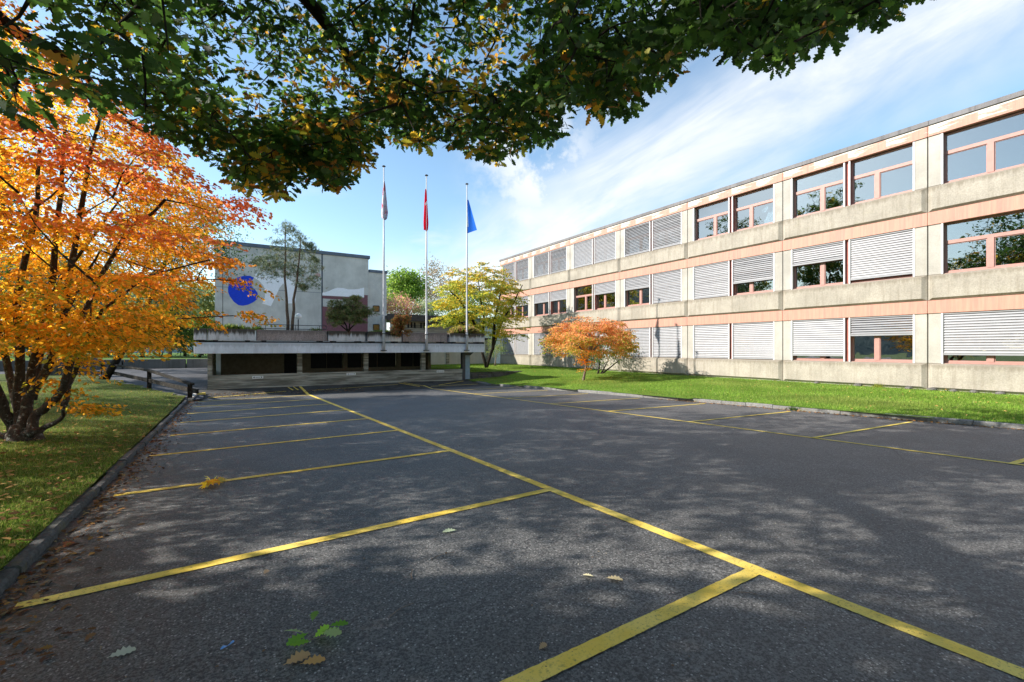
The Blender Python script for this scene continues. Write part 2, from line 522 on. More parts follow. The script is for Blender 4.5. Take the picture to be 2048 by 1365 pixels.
# terrace
M['planter'] = m_concrete('stained_white_concrete', (0.66, 0.64, 0.66), 0.45, (0.085, 0.072, 0.06), zs=(2.12, 2.62), topdark=1.0, grain=0.08)
M['planter_red'] = m_concrete('reddish_exposed_aggregate', (0.36, 0.29, 0.27), 0.45, (0.12, 0.10, 0.09), zs=(2.2, 2.66), topdark=0.6, grain=0.35)
M['slab'] = m_concrete('pale_slab_concrete', (0.76, 0.78, 0.84), 0.22, (0.2, 0.2, 0.2), zs=(1.6, 2.0), topdark=0.35, grain=0.05)
m, t, o = newmat('board_marked_concrete')
g = t.new('ShaderNodeNewGeometry').outputs['Position']
sv = t.scalev(g, (0.5, 0.5, 7))
pl = t.noise(sv, 1.0, 4, 0.7, 0.2)
sz = t.new('ShaderNodeSeparateXYZ'); t.put(sz.inputs[0], g)
bd = t.math('FRACT', t.math('MULTIPLY', sz.outputs[2], 6.2))
seam = t.math('MAXIMUM', t.ramp(bd, 0.10, 0.0), t.ramp(bd, 0.92, 1.0))
seam = t.math('MULTIPLY', seam, t.ramp(t.noise(t.scalev(g, (0.6, 0.6, 4)), 1, 4, 0.7), 0.38, 0.52))
col = t.mix(t.ramp(pl, 0.38, 0.62), (0.16, 0.15, 0.12), (0.40, 0.38, 0.32))
col = t.mix(t.math('MULTIPLY', seam, 0.85), col, (0.03, 0.028, 0.022))
finish(t, o, col, 0.9, t.bump(t.math('SUBTRACT', pl, seam), 0.6, 0.02), 0.2)
M['board'] = m
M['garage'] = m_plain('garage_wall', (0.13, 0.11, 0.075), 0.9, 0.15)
M['dark'] = m_plain('dark_opening', (0.012, 0.012, 0.013), 0.8, 0.2)  # near-black stands in for the shade inside garage openings and pavilion slots
M['pebble'] = m_concrete('mural_wall_render', (0.56, 0.55, 0.52), 0.10, (0.2, 0.2, 0.19), grain=0.1)
M['mural_blue'] = m_plain('mural_blue', (0.010, 0.055, 0.62), 0.7, 0.07)
M['mural_white'] = m_plain('mural_white', (0.88, 0.88, 0.92), 0.8, 0.04)
M['mural_maroon'] = m_plain('mural_maroon', (0.19, 0.085, 0.10), 0.8, 0.1)
M['mural_pink'] = m_plain('mural_pink', (0.45, 0.30, 0.27), 0.8, 0.05)
M['slate'] = m_concrete('slate_grey_metal', (0.13, 0.16, 0.21), 0.3, (0.05, 0.06, 0.08), grain=0.05)
M['darkfascia'] = m_plain('dark_brown_fascia', (0.055, 0.048, 0.048), 0.6, 0.15)
M['steel_blue'] = m_plain('blue_grey_steel', (0.22, 0.30, 0.36), 0.5, 0.08, spec=0.4)
M['pole'] = m_plain('aluminium_pole', (0.50, 0.50, 0.52), 0.4, 0.05, spec=0.5)
M['darkmetal'] = m_plain('dark_metal', (0.05, 0.05, 0.055), 0.5, 0.1, spec=0.4)
M['white'] = m_plain('white_enamel', (0.8, 0.8, 0.78), 0.4, 0.03)
M['black'] = m_plain('black_paint', (0.015, 0.015, 0.015), 0.5, 0.1)
M['timber'] = m_bark('weathered_timber', (0.022, 0.018, 0.014), 0.15, 6)
M['drywall_stone'] = m_concrete('rough_stone', (0.14, 0.13, 0.12), 0.5, (0.03, 0.03, 0.025), grain=0.5, moss=0.4)
M['block'] = m_concrete('old_block_concrete', (0.12, 0.12, 0.12), 0.5, (0.04, 0.04, 0.035), grain=0.1)
M['pale_wall'] = m_concrete('pale_wall', (0.52, 0.50, 0.45), 0.1, (0.25, 0.23, 0.2), grain=0.06)
# paving setts
m, t, o = newmat('grey_paving_setts')
g = t.new('ShaderNodeNewGeometry').outputs['Position']
bk = t.new('ShaderNodeTexBrick'); t.put(bk.inputs['Vector'], g)
bk.inputs['Scale'].default_value = 1.0; bk.inputs['Mortar Size'].default_value = 0.018
bk.inputs['Brick Width'].default_value = 0.34; bk.inputs['Row Height'].default_value = 0.22
bk.inputs['Color1'].default_value = (0.06, 0.06, 0.068, 1); bk.inputs['Color2'].default_value = (0.085, 0.085, 0.095, 1); bk.inputs['Mortar'].default_value = (0.05, 0.05, 0.05, 1)
col = t.vm('SCALE', bk.outputs[0], t.ramp(t.noise(g, 0.8, 5), 0.3, 0.7, 0.75, 1.2))
finish(t, o, col, 0.85, None, 0.3)
M['setts'] = m
M['leaf'] = m_leaf('foliage', 0.5, boost=2.3)
M['leaf_thin'] = m_leaf('autumn_foliage', 0.58, 0.5, 1.8)
M['leaf_dry'] = m_leaf('fallen_leaf', 0.15, 0.8, 1.0, 0.1)
M['grass'] = m_leaf('grass_blade', 0.35, 0.6, 1.3, 0.1)
M['needle'] = m_leaf('needle', 0.15, 0.6, 1.0)
M['bark_dark'] = m_bark('oak_bark', (0.030, 0.024, 0.019))
M['bark_lichen'] = m_bark('lichened_bark', (0.055, 0.042, 0.034), 0.6, 8)
M['bark_pine'] = m_bark('pine_bark', (0.14, 0.10, 0.075))
M['bark_pale'] = m_bark('grey_bark', (0.20, 0.15, 0.12))

# ================================================================= GROUND
def lotz(X, Y):
    p = lambda y: -.00375 * X - .0194 * y
    if Y <= 23.2: return p(Y)
    k = min(1, (Y - 23.2) / 2.5)
    return p(23.2) * (1 - k) + k * (-.25 - .003 * X)
KR = [(-14, 16.6), (2.5, 14.98), (5, 14.76), (7, 14.66), (10.4, 14.5), (13.7, 14.28), (17.1, 14.05), (20.2, 13.75), (22.6, 13.35), (24.1, 12.95), (25.7, 12.75)]
def kerb_x(Y):
    for (a, xa), (b, xb) in zip(KR, KR[1:]):
        if Y <= b: return xa + (xb - xa) * (Y - a) / (b - a)
    return KR[-1][1]
def sm(a, b, x):
    k = max(0, min(1, (x - a) / (b - a))); return k * k * (3 - 2 * k)
def lawn_r(X, Y):
    xk = kerb_x(Y)
    base = lotz(xk, min(Y, 24)) + .11
    k = max(0, min(1, (X - xk) / (23 - xk)))
    z = base + (.10 - base) * k ** 0.85
    return z + (.17 - z) * sm(23.5, 27.0, Y) * sm(15.2, 17.5, X) if Y < 27 else (.17 + (z - .17) * sm(28, 27, Y))
LK = -1.45
def fence_y(X): return 22.3 + 2.65 * (-1.2 - X)
def lawn_l(X, Y):
    e = max(0, LK - X)
    return lotz(LK, min(Y, 20)) + .085 + .055 * min(e, 5) + .02 * math.sin(X * 1.3) * math.sin(Y * .7) * min(1, e)
def road_z(Y): return -.37 + .011 * (Y - 22)

def sheet(name, xs, ys, fz, m, keep=None, kind='structure'):
    vs = [(x, y, fz(x, y)) for y in ys for x in xs]
    n = len(xs)
    fs = [(j * n + i, j * n + i + 1, (j + 1) * n + i + 1, (j + 1) * n + i) for j in range(len(ys) - 1) for i in range(n - 1)
          if keep is None or keep((xs[i] + xs[i + 1]) / 2, (ys[j] + ys[j + 1]) / 2)]
    mb = MB(); mb.v = vs; mb.f = fs
    o = build(name, mb, m, fix=False)
    o['kind'] = kind
    return o
fr_ = lambda a, b, n: [a + (b - a) * i / n for i in range(n + 1)]

mb = MB().add([(-900, -900, -1.3), (900, -900, -1.3), (900, 900, -1.3), (-900, 900, -1.3)], [(0, 1, 2, 3)])
g_ = build('ground', mb, M['field'], fix=False); g_['kind'] = 'structure'
sheet('parking_lot', [-1.5, 5, 17], [-14, 0, 10, 20, 23.2], lotz, M['asphalt'])
sheet('asphalt_ramp', [-1.3, 5, 13.2], [23.2, 25.72], lotz, M['patch'])
# dirt washed against the foot of the ramp
def strip_line(mb, a, b, w, dz=.006, seg=.25, jit=.006, rs=random.Random(3)):
    """painted line from a to b that follows the tilted asphalt"""
    a = Vector(a); b = Vector(b); d = (b - a); L = d.length; d.normalize(); n = Vector((-d.y, d.x))
    k = max(2, int(L / seg)); cuts = [i / k for i in range(k + 1)]
    if (a.y - 23.2) * (b.y - 23.2) < 0: cuts = sorted(cuts + [(23.2 - a.y) / (b.y - a.y)])
    rows = []
    for c in cuts:
        p = a + d * L * c
        q1 = p + n * (w / 2 + rs.uniform(-jit, jit)); q2 = p - n * (w / 2 + rs.uniform(-jit, jit))
        rows.append([(q1.x, q1.y, lotz(q1.x, q1.y) + dz), (q2.x, q2.y, lotz(q2.x, q2.y) + dz)])
    mb.quadstrip(rows)
yl = MB()
strip_line(yl, (3.60, -1.2), (3.17, 25.6), .125, dz=.004, seg=.035, jit=.0028)
strip_line(yl, (10.32, -1.0), (9.35, 24.3), .085, seg=.2)
for (xa, ya), (xb, yb) in [((1.10, 1.985), (3.48, 2.02)), ((-1.24, 4.47), (3.47, 4.66)), ((-1.2, 7.45), (3.41, 7.60)), ((-1.16, 10.13), (3.38, 10.40)), ((-1.08, 12.58), (3.33, 12.88)),
                            ((-1.07, 14.99), (3.29, 15.46)), ((-1.05, 17.31), (3.24, 17.8)), ((-1.04, 19.6), (3.2, 20.2)), ((-1.0, 21.9), (3.16, 22.6))]:
    strip_line(yl, (xa, ya), (xb, yb), .115, dz=.0065, seg=.035, jit=.0028)
for (xa, ya), (xb, yb) in [((10.14, 1.85), (14.6, 1.5)), ((10.09, 4.6), (14.43, 4.33)), ((10.0, 7.44), (14.21, 7.1)), ((9.9, 10.26), (14.2, 9.94)), ((9.8, 13.05), (13.99, 12.72)),
                            ((9.7, 15.85), (13.8, 15.6)), ((9.6, 18.6), (13.6, 18.35)), ((9.5, 21.3), (13.3, 21.1))]:
    strip_line(yl, (xa, ya), (xb, yb), .085, dz=.010, seg=.2)
for a, b, w_ in [((2.85, 25.6), (2.95, 24.5), .07), ((2.6, 25.5), (2.72, 24.5), .07), ((8.3, 25.5), (9.0, 24.0), .09), ((8.6, 25.5), (9.3, 24.1), .07), ((-.7, 23.4), (2.4, 24.3), .07), ((3.5, 24.2), (8.1, 25.0), .06),
                 ((10.2, 24.2), (12.3, 25.3), .08), ((9.6, 23.9), (12.6, 24.0), .06)]:
    strip_line(yl, a, b, w_, dz=.010)
struct('parking_lines', yl, M['yellow'], fix=False)

# kerbs, cut in stones
def kerb(name, pts, w, top, m, side):
    rs = random.Random(5)
    mb = MB()
    for (x0, y0), (x1, y1) in zip(pts, pts[1:]):
        a = Vector((x0, y0)); b = Vector((x1, y1)); L = (b - a).length; d = (b - a) / L; n = Vector((-d.y, d.x)) * side
        k = max(1, round(L / .9))
        for i in range(k):
            p = a + d * (L * i / k + .006); q = a + d * (L * (i + 1) / k - .006)
            j = rs.uniform(-.012, .012); jz = rs.uniform(-.01, .01)
            p2 = p + n * j; q2 = q + n * (j + rs.uniform(-.006, .006)); zp = top(p); zq = top(q)
            sec = [(0, -.25), (0, -.02), (.02, 0), (w, 0), (w, -.25)]
            r0 = [(*(p2 + n * u), zp + v + jz) for u, v in sec]; r1 = [(*(q2 + n * u), zq + v + jz) for u, v in sec]
            K = len(sec)
            mb.add(r0 + r1, [(i_, i_ + 1, K + i_ + 1, K + i_) for i_ in range(K - 1)] + [tuple(range(K)), tuple(range(2 * K - 1, K - 1, -1)), (0, K, 2 * K - 1, K - 1)])
    return struct(name, mb, m)
kerb('kerb', [(LK + .06, -12), (LK + .06, 6), (LK + .1, 14), (LK + .12, 22.2)], .10, lambda p: lotz(p.x, p.y) + .075, M['kerb_left'], 1)
kerb('kerb', [(x, y) for y, x in KR], .14, lambda p: lotz(p.x, min(p.y, 24)) + .11, M['kerb'], -1)
yk = MB().box(-1.22, -.82, 24.3, 24.5, -.5, -.27); struct('yellow_kerb_stone', yk, M['yellow'], bevel=.01)
yk = MB().add([(-1.34, 22.35, -.45), (-1.2, 22.35, -.45), (-1.12, 24.3, -.45), (-1.26, 24.3, -.45), (-1.34, 22.35, -.3), (-1.2, 22.35, -.3), (-1.12, 24.3, -.27), (-1.26, 24.3, -.27)],
              [(0, 1, 2, 3), (4, 5, 6, 7), (0, 1, 5, 4), (1, 2, 6, 5), (2, 3, 7, 6), (3, 0, 4, 7)]); struct('kerb', yk, M['plinth'])
# lawns
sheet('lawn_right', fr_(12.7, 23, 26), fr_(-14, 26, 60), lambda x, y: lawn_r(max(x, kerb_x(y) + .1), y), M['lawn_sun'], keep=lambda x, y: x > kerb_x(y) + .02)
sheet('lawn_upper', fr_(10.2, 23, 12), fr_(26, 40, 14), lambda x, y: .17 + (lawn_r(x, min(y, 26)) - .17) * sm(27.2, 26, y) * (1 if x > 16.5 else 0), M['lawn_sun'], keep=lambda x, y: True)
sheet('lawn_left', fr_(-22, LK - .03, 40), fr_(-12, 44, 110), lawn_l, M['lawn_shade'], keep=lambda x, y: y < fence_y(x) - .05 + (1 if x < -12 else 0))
sheet('paved_road', [-60, -20, -.86], fr_(22.3, 50, 8), lambda x, y: road_z(y), M['setts'])
sheet('meadow', [-90, -30, -.9], [51.2, 60, 110], lambda x, y: .55 + .004 * (y - 51), M['field'])
# crack in the asphalt (a dark open seam) near the third stall line
cr = MB(); rs = random.Random(8)
pts = []
x, y = -.42, 11.2
while y > 8.2:
    pts.append((x, y)); x += rs.uniform(-.07, .06); y -= rs.uniform(.08, .16)
cr.quadstrip([[(x - .008, y, lotz(x, y) + .003), (x + .008, y, lotz(x, y) + .003)] for x, y in pts])
struct('asphalt_crack', cr, M['black'], fix=False)

# ================================================================= SCHOOL
SX = 23.0
school = thing('school_building', 'long three-storey concrete school with peeling terracotta bands and rows of blinds along the sunlit lawn', 'school', (SX, 6.4, .1))
J0, BAY = 6.40, 5.42
joints = [J0 + BAY * k for k in range(-2, 7)]     # -4.4 ... 38.9
YA, YB = joints[0], joints[-1]
SILL = [1.12, 4.52, 7.92]; HEAD = [3.04, 6.44, 9.86]
# body: floors, back, roof
b = MB()
for z in (-.3, 3.12, 6.52): b.box(SX + .26, SX + 11, YA, YB, z, z + .36)
b.box(SX + .26, SX + 11, YA, YB, 9.95, 10.30)
b.box(SX + 10.7, SX + 11, YA, YB, -.3, 10.2)
for yy in (YA, YB - .25): b.box(SX + .27, SX + 10.7, yy, yy + .25, .06, 9.95)
build('wall', b, M['pillar'], school)
b = MB()
for z0, z1 in ((.07, 3.11), (3.49, 6.51), (6.89, 9.94)):
    b.box(SX + 6.8, SX + 6.9, YA + .26, YB - .26, z0, z1)
    for j in joints[1:-1]: b.box(SX + .45, SX + 6.79, j - .05, j + .05, z0, z1)
build('partition', b, M['inside'], school)
b = MB()
for z in (.061, 3.481, 6.881): b.box(SX + .45, SX + 6.7, YA + .3, YB - .3, z, z + .012)
build('floor', b, M['insidefloor'], school)
b = MB().box(SX - .02, SX + .24, YA, YB, -.4, .115); build('plinth', b, M['plinth'], school)
b = MB().box(SX + .15, SX + 11.1, YA - .05, YB + .05, 10.302, 10.36); build('roof', b, M['roofcap'], school)
# roof cap in sheets with upright seams
b = MB()
y = YA - .05
rs = random.Random(2)
while y < YB + .05:
    y2 = min(y + 2.71, YB + .06)
    b.box(SX - .12, SX + .12, y + .004, y2 - .004, 10.29, 10.465)
    y = y2
build('roof_cap', b, M['roofcap'], school)
def fascia(z0, z1, m):
    for a, c in zip(joints, joints[1:]):
        b = MB().box(SX - .07, SX + .12, a + .006, c - .006, z0, z1)
        build('fascia_panel', b, m, school, bevel=.006)
fascia(9.86, 10.285, M['terracotta_peel']); fascia(6.44, 6.935, M['terracotta']); fascia(3.04, 3.535, M['terracotta'])
# spandrels with bevelled rims
for z0, z1 in ((.125, 1.12), (3.545, 4.52), (6.945, 7.92)):
    for a, c in zip(joints, joints[1:]):
        b = MB(); a_, c_ = a + .012, c - .012
        X0, X1 = SX + .1, SX - .02; XF = SX - .13
        o = [(X1, a_, z0), (X1, c_, z0), (X1, c_, z1), (X1, a_, z1)]
        i = [(XF, a_ + .15, z0 + .085), (XF, c_ - .15, z0 + .085), (XF + .0, c_ - .15, z1 - .07), (XF + .0, a_ + .15, z1 - .07)]
        k = [(X0, a_, z0), (X0, c_, z0), (X0, c_, z1 + .01), (X0, a_, z1 + .01)]
        b.add(o + i + k, [(4, 5, 6, 7), (0, 1, 5, 4), (1, 2, 6, 5), (2, 3, 7, 6), (3, 0, 4, 7), (8, 9, 1, 0), (9, 10, 2, 1), (10, 11, 3, 2), (11, 8, 0, 3), (8, 11, 10, 9)])
        build('spandrel_panel', b, M['spandrel'], school)
        b = MB().box(SX + .1, SX + .3, a_ - .01, c_ + .01, z0 - .04, z1 + .02)
        build('spandrel_core', b, M['joint'], school)
# pillars (a pair with a dark joint at each line) and red mullions
PW = .42
for f in range(3):
    for n, j in enumerate(joints):
        b = MB()
        if n > 0: b.box(SX - .03, SX + .26, j - PW, j - .018, SILL[f] + .005, HEAD[f])
        if n < len(joints) - 1: b.box(SX - .03, SX + .26, j + .018, j + PW, SILL[f] + .005, HEAD[f])
        build('pillar', b, M['pillar'], school, bevel=.008)
        if 0 < n < len(joints) - 1:
            build('joint_seal', MB().box(SX + .04, SX + .2, j - .017, j + .017, SILL[f] - .9 if f else .13, HEAD[f]), M['joint'], school)
    for j, j2 in zip(joints, joints[1:]):
        c = (j + j2) / 2
        build('mullion_panel', MB().box(SX + .06, SX + .26, c - .1, c + .1, SILL[f] + .01, HEAD[f]), M['redmull'], school)

WW = BAY / 2 - PW - .1          # clear width of an opening
WH = HEAD[0] - SILL[0]
def window_meshes(flip):
    """glass, frame and guide rails in the opening's own coordinates (origin at the middle of the sill)"""
    hw = WW / 2
    vx = (-.16 if flip else .16)
    fr = MB()
    x0, x1 = .15, .22
    e = .065
    fr.box(x0, x1, -hw, hw, .02, .02 + e); fr.box(x0, x1, -hw, hw, WH - e, WH)
    fr.box(x0, x1, -hw, -hw + e, .02 + e, WH - e); fr.box(x0, x1, hw - e, hw, .02 + e, WH - e)
    tz = 1.20
    fr.box(x0 - .012, x1, -hw + e, hw - e, tz - .065, tz + .065)
    fr.box(x0 - .012, x1, vx - .085, vx + .085, .02 + e, tz - .065)
    # opening sashes stand a little proud
    for a, c in ((-hw + e, vx - .085), (vx + .085, hw - e)):
        for bx in ((a, a + .03, .085, tz - .065), (c - .03, c, .085, tz - .065)): fr.box(x0 + .02, x1 - .01, *bx)
        fr.box(x0 + .02, x1 - .01, a + .03, c - .03, .085, .12); fr.box(x0 + .02, x1 - .01, a + .03, c - .03, tz - .095, tz - .065)
    fr.box(.02, .15, -hw, hw, .002, .02)
    gl = MB().box(.19, .196, -hw + e, hw - e, .02 + e, WH - e)
    ra = MB().box(-.045, .015, -.028, .028, .0, WH - .001)
    def me(mb, n, m):
        d = bpy.data.meshes.new(n); d.from_pydata(mb.v, [], mb.f); d.materials.append(m)
        bm = bmesh.new(); bm.from_mesh(d); bmesh.ops.recalc_face_normals(bm, faces=bm.faces); bm.to_mesh(d); bm.free()
        return d
    return me(gl, 'window', M['glass']), me(fr, 'frame', M['frame']), me(ra, 'guide_rail', M['rail'])
WM = [window_meshes(False), window_meshes(True)]
def blind_mesh(drop, tilt, seed):
    rs = random.Random(seed)
    mb = MB(); hw = WW / 2 - .035; z = WH - .05; P = .098; zend = WH - drop * (WH - .03)
    mb.box(-.03, .05, -hw, hw, WH - .055, WH - .004)
    while z - P > zend + .05:
        t = tilt * .74 + rs.uniform(-.07, .07)
        sec = [(-.04, -.012), (-.028, -.004), (0, .006), (.028, .004), (.04, .012)]
        c, s = math.cos(t), math.sin(t)
        row = [(u * c - v * s, -u * -s + v * c) for u, v in sec]
        zc = z - P / 2
        for e0, e1 in ((-hw, hw),):
            r0 = [(.0 + u, e0, zc + v) for u, v in row]; r1 = [(.0 + u, e1, zc + v) for u, v in row]
            r2 = [(.0 + u, e1, zc + v - .004) for u, v in row]; r3 = [(.0 + u, e0, zc + v - .004) for u, v in row]
            mb.quadstrip([r0, r1]); mb.quadstrip([r3, r2])
            K = len(row); o = len(mb.v) - 4 * K
            mb.f.append((o, o + K, o + 3 * K, o + 2 * K)); mb.f.append((o + K - 1, o + 2 * K - 1, o + 4 * K - 1, o + 3 * K - 1))
        z -= P
    mb.box(-.028, .03, -hw, hw, z - .075, z - .005)
    d = bpy.data.meshes.new('blind'); d.from_pydata(mb.v, [], mb.f); d.materials.append(M['slat'])
    return d
# drop of each blind (None = up); rows: ground, middle, top; pairs (far window, near window) for bays from the nearest
def bl(k, f):
    """(drop, tilt) for opening k counted from the near end, floor f"""
    G = {3: (.86, 1.15), 4: (.46, .75), 5: (.93, 1.05), 6: (1, 1.0), 7: (1, 1.22), 8: (1, 1.2), 9: (1, 1.15), 10: (1, 1.2), 11: (1, 1.1), 12: (1, .95), 13: (1, .9), 14: (1, 1.25), 15: (1, 1.25), 2: (1, 1.0), 1: (1, 1), 0: (1, 1)}
    Mi = {3: None, 4: (.97, 1.05), 5: (.42, .9), 6: (.68, .85), 7: (1, 1.0), 8: (1, 1.0), 9: (.46, .95), 10: (.42, 1.1), 11: None, 12: (.42, 1.1), 13: (.42, 1.15), 14: (.42, 1.1), 15: (.42, 1.1), 2: (1, 1), 1: None, 0: None}
    T = {3: None, 4: None, 5: None, 6: None, 7: None, 8: (1, .85), 9: (1, .65), 10: (1, 1.1), 11: (1, 1.2), 12: (1, .7), 13: (1, .75), 14: (1, .7), 15: (1, .8), 2: None, 1: None, 0: None}
    return (G, Mi, T)[f].get(k)
for f in range(3):
    for k in range(16):
        j = joints[k // 2] + (PW if k % 2 == 0 else BAY / 2 + .1) + WW / 2
        gm, fm, rm = WM[k % 2]
        wd = bpy.data.objects.new('window', gm); COL.objects.link(wd); wd.parent = school
        wd.location = Vector((SX, j, SILL[f])) - Vector(ORIG[school.name])
        for n_, d_, dy in (('frame', fm, 0), ('guide_rail', rm, -WW / 2), ('guide_rail', rm, WW / 2)):
            o = bpy.data.objects.new(n_, d_); COL.objects.link(o); o.parent = wd; o.location = (0, dy, 0)
        st = bl(k, f)
        if st:
            o = bpy.data.objects.new('blind', blind_mesh(st[0], st[1], k * 7 + f)); COL.objects.link(o); o.parent = wd
# things hung inside the middle-floor classroom: paper balloons and posters
def hang(name, label, cat, y, z, kind, m, group):
    o = thing(name, label, cat, (SX + .42, y, z), group)
    if kind == 'balloon':
        build('paper_shell', MB().lathe((SX + .42, y, z), [(.001, .17), (.07, .15), (.115, .06), (.12, 0), (.09, -.09), (.03, -.17), (.001, -.18)], 12), m, o, smooth=True)
        build('string', MB().tube([(SX + .42, y, z + .17), (SX + .42, y, z + .75)], .004, 4), M['white'], o)
    else:
        build('sheet', MB().box(SX + .415, SX + .42, y - .17, y + .17, z - .26, z + .26), m, o)
        build('border', MB().box(SX + .421, SX + .424, y - .19, y + .19, z - .28, z + .28), M['white'], o)
lab_b = ['white paper balloon hanging behind the middle-floor pane closest to the yellow maple', 'white paper balloon hung lowest, beside the first one by the yellow maple', 'white paper balloon hung alone in the narrow pane left of the concrete pillar',
         'white paper balloon above the pale poster in the fifth bay from the right', 'small white paper balloon right of the pale poster, above the orange tree crown',
         'white paper balloon hanging above the light blue poster', 'tallest hung white paper balloon beside a pink mullion', 'lone white paper balloon in the last pane before the uncovered window']
jb = joints[6]
for (y, z), lb in zip([(joints[7] + 1.9, 5.25), (joints[7] + 1.5, 5.1), (joints[7] + .75, 5.3), (jb + 4.0, 5.45), (jb + 3.45, 5.2), (jb + 2.25, 5.45), (jb + 1.62, 5.6), (jb + .72, 5.45)], lab_b):
    hang('paper_balloon', lb, 'paper balloon', y, z, 'balloon', M['white'], 'paper balloons in the classroom windows')
M['paleblue'] = m_plain('pale_blue_paper', (0.25, 0.45, 0.6), 0.8, .05)
hang('poster', 'white poster with pale tint standing in the classroom window under a balloon', 'poster', jb + 3.9, 4.85, 'p', M['white'], 'posters in the classroom windows')
hang('poster', 'light blue poster leaning in the classroom window between two balloons', 'poster', jb + 1.75, 4.85, 'p', M['paleblue'], 'posters in the classroom windows')
hang('poster', 'white poster nearest the red mullion in the classroom window', 'poster', jb + 2.3, 4.83, 'p', M['white'], 'posters in the classroom windows')

# ================================================================= TERRACE OVER THE GARAGE
PF, WF = 25.10, 25.70      # front of slab/planters, front of the parapet wall
ter = thing('terrace', 'raised concrete terrace on a pale slab over the dark garage front', 'terrace', (6, 25.7, -.3))
b = MB().box(-.79, 12.62, WF, WF + .22, -1.2, .42)
build('parapet_wall', b, M['board'], ter)
for i, (a, c) in enumerate(((-.79, -.62), (3.06, 3.28), (6.42, 6.65), (9.76, 10.0))):
    build('pillar', MB().box(a, c, WF + .003, WF + .27, .421, 1.448), M['board'], ter)
build('slab', MB().box(-1.29, 13.68, PF, 34, 1.45, 1.97), M['slab'], ter, bevel=.012)
# garage behind
b = MB(); GY = 28.6
b.box(-.3, 2.72, GY, GY + .2, -1.2, 1.447)
build('garage_wall', b, M['garage'], ter)
for a, c in ((5.9, 6.15), (9.2, 9.45), (3.55, 4.1)): build('garage_post', MB().box(a, c, GY - .02, GY + .2, -1.2, 1.447), M['garage'], ter)
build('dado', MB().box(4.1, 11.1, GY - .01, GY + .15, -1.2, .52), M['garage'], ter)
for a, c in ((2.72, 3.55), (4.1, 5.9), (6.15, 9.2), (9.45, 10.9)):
    build('garage_gate', MB().box(a, c, GY + .3, GY + .36, -1.2, 1.447), M['dark'], ter)  # solid dark sheet paints the unlit garage seen behind the gate bars
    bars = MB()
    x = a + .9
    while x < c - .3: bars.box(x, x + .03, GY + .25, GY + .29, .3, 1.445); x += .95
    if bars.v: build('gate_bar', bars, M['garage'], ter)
build('side_wall', MB().box(-.78, -.6, WF + .28, 34, -1.2, 1.447), M['board'], ter)
build('garage_floor', MB().box(-.58, 10.9, WF + .25, 34, -1.25, -.95), M['garage'], ter)
build('end_wall', MB().box(10.9, 11.1, 27.6, 34, -1.2, 1.447), M['garage'], ter)
for x in (10.75, 11.95):
    build('pillar', MB().box(x, x + .25, 31.2, 31.45, .1, 1.447), M['board'], ter)
# steel column with bracket at the right end
b = MB().box(12.62, 12.93, WF - .02, WF + .25, -.24, 1.44)
build('column', b, M['steel_blue'], ter)
b = MB().box(12.42, 12.615, WF - .03, WF + .24, -.3, 1.44).add([(12.4, WF - .06, 1.449), (13.2, WF - .06, 1.449), (12.95, WF - .06, 1.26), (12.4, WF - .06, 1.26), (12.4, WF - .04, 1.449), (13.2, WF - .04, 1.449), (12.95, WF - .04, 1.26), (12.4, WF - .04, 1.26)],
    [(0, 1, 2, 3), (7, 6, 5, 4), (0, 4, 5, 1), (1, 5, 6, 2), (2, 6, 7, 3), (3, 7, 4, 0)])
build('column_face_and_bracket', b, M['darkmetal'], ter)  # tall dark box forms the column's left face, the wedge its bracket
# planters
soil = M['lawn_shade']
for i, (a, c, y0, m_) in enumerate([(-1.29, -.81, PF, 'planter'), (-.77, 1.12, PF + .02, 'planter'), (1.22, 4.41, PF + .14, 'planter_red'), (4.45, 6.33, PF + .01, 'planter'), (6.46, 8.35, PF + .02, 'planter'), (8.45, 11.2, PF + .14, 'planter_red'), (11.3, 13.68, PF, 'planter')]):
    b = MB(); y1 = y0 + .95; t_ = .09
    b.box(a, c, y0, y0 + t_, 2.08, 2.61); b.box(a, c, y1 - t_, y1, 2.08, 2.61); b.box(a, a + t_, y0 + t_, y1 - t_, 2.08, 2.61); b.box(c - t_, c, y0 + t_, y1 - t_, 2.08, 2.61)
    b.box(a + t_, c - t_, y0 + t_, y1 - t_, 2.08, 2.2)
    pl_ = build('planter', b, M[m_], ter, bevel=.01)
    build('soil', MB().box(a + t_ + .002, c - t_ - .002, y0 + t_ + .002, y1 - t_ - .002, 2.21, 2.56), soil, pl_)
    for x in (a + .2, c - .4):
        build('bearing_block', MB().box(x, x + .2, y0 + .02, y0 + .8, 1.971, 2.079), M['black'], ter)
build('deck', MB().box(-1.2, 13.6, PF + 1.4, 44, 1.972, 2.03), M['pillar'], ter)
build('ledge', MB().box(-1.2, 13.5, PF + .32, PF + .42, 1.972, 2.045), M['darkmetal'], ter)
# tube railing behind the recessed planter
rl = thing('railing', 'low tubular metal railing with rounded ends on the terrace edge', 'railing', (2.9, 25.5, 2.6))
def stad(z0, z1, x0, x1, y):
    r = (z1 - z0) / 2; p = []
    for k in range(9): a = math.pi / 2 + math.pi * k / 8; p.append((x0 + r + r * math.cos(a), y, (z0 + z1) / 2 + r * math.sin(a)))
    for k in range(9): a = -math.pi / 2 + math.pi * k / 8; p.append((x1 - r + r * math.cos(a), y, (z0 + z1) / 2 + r * math.sin(a)))
    return p + [p[0]]
build('rail_loop', MB().tube(stad(2.68, 2.88, 1.25, 4.45, 25.6), .017, 6), M['darkmetal'], rl)
b = MB()
for x in (1.6, 2.95, 4.1): b.box(x - .012, x + .012, 25.59, 25.61, 2.60, 2.87)
build('rail_post', b, M['darkmetal'], rl)
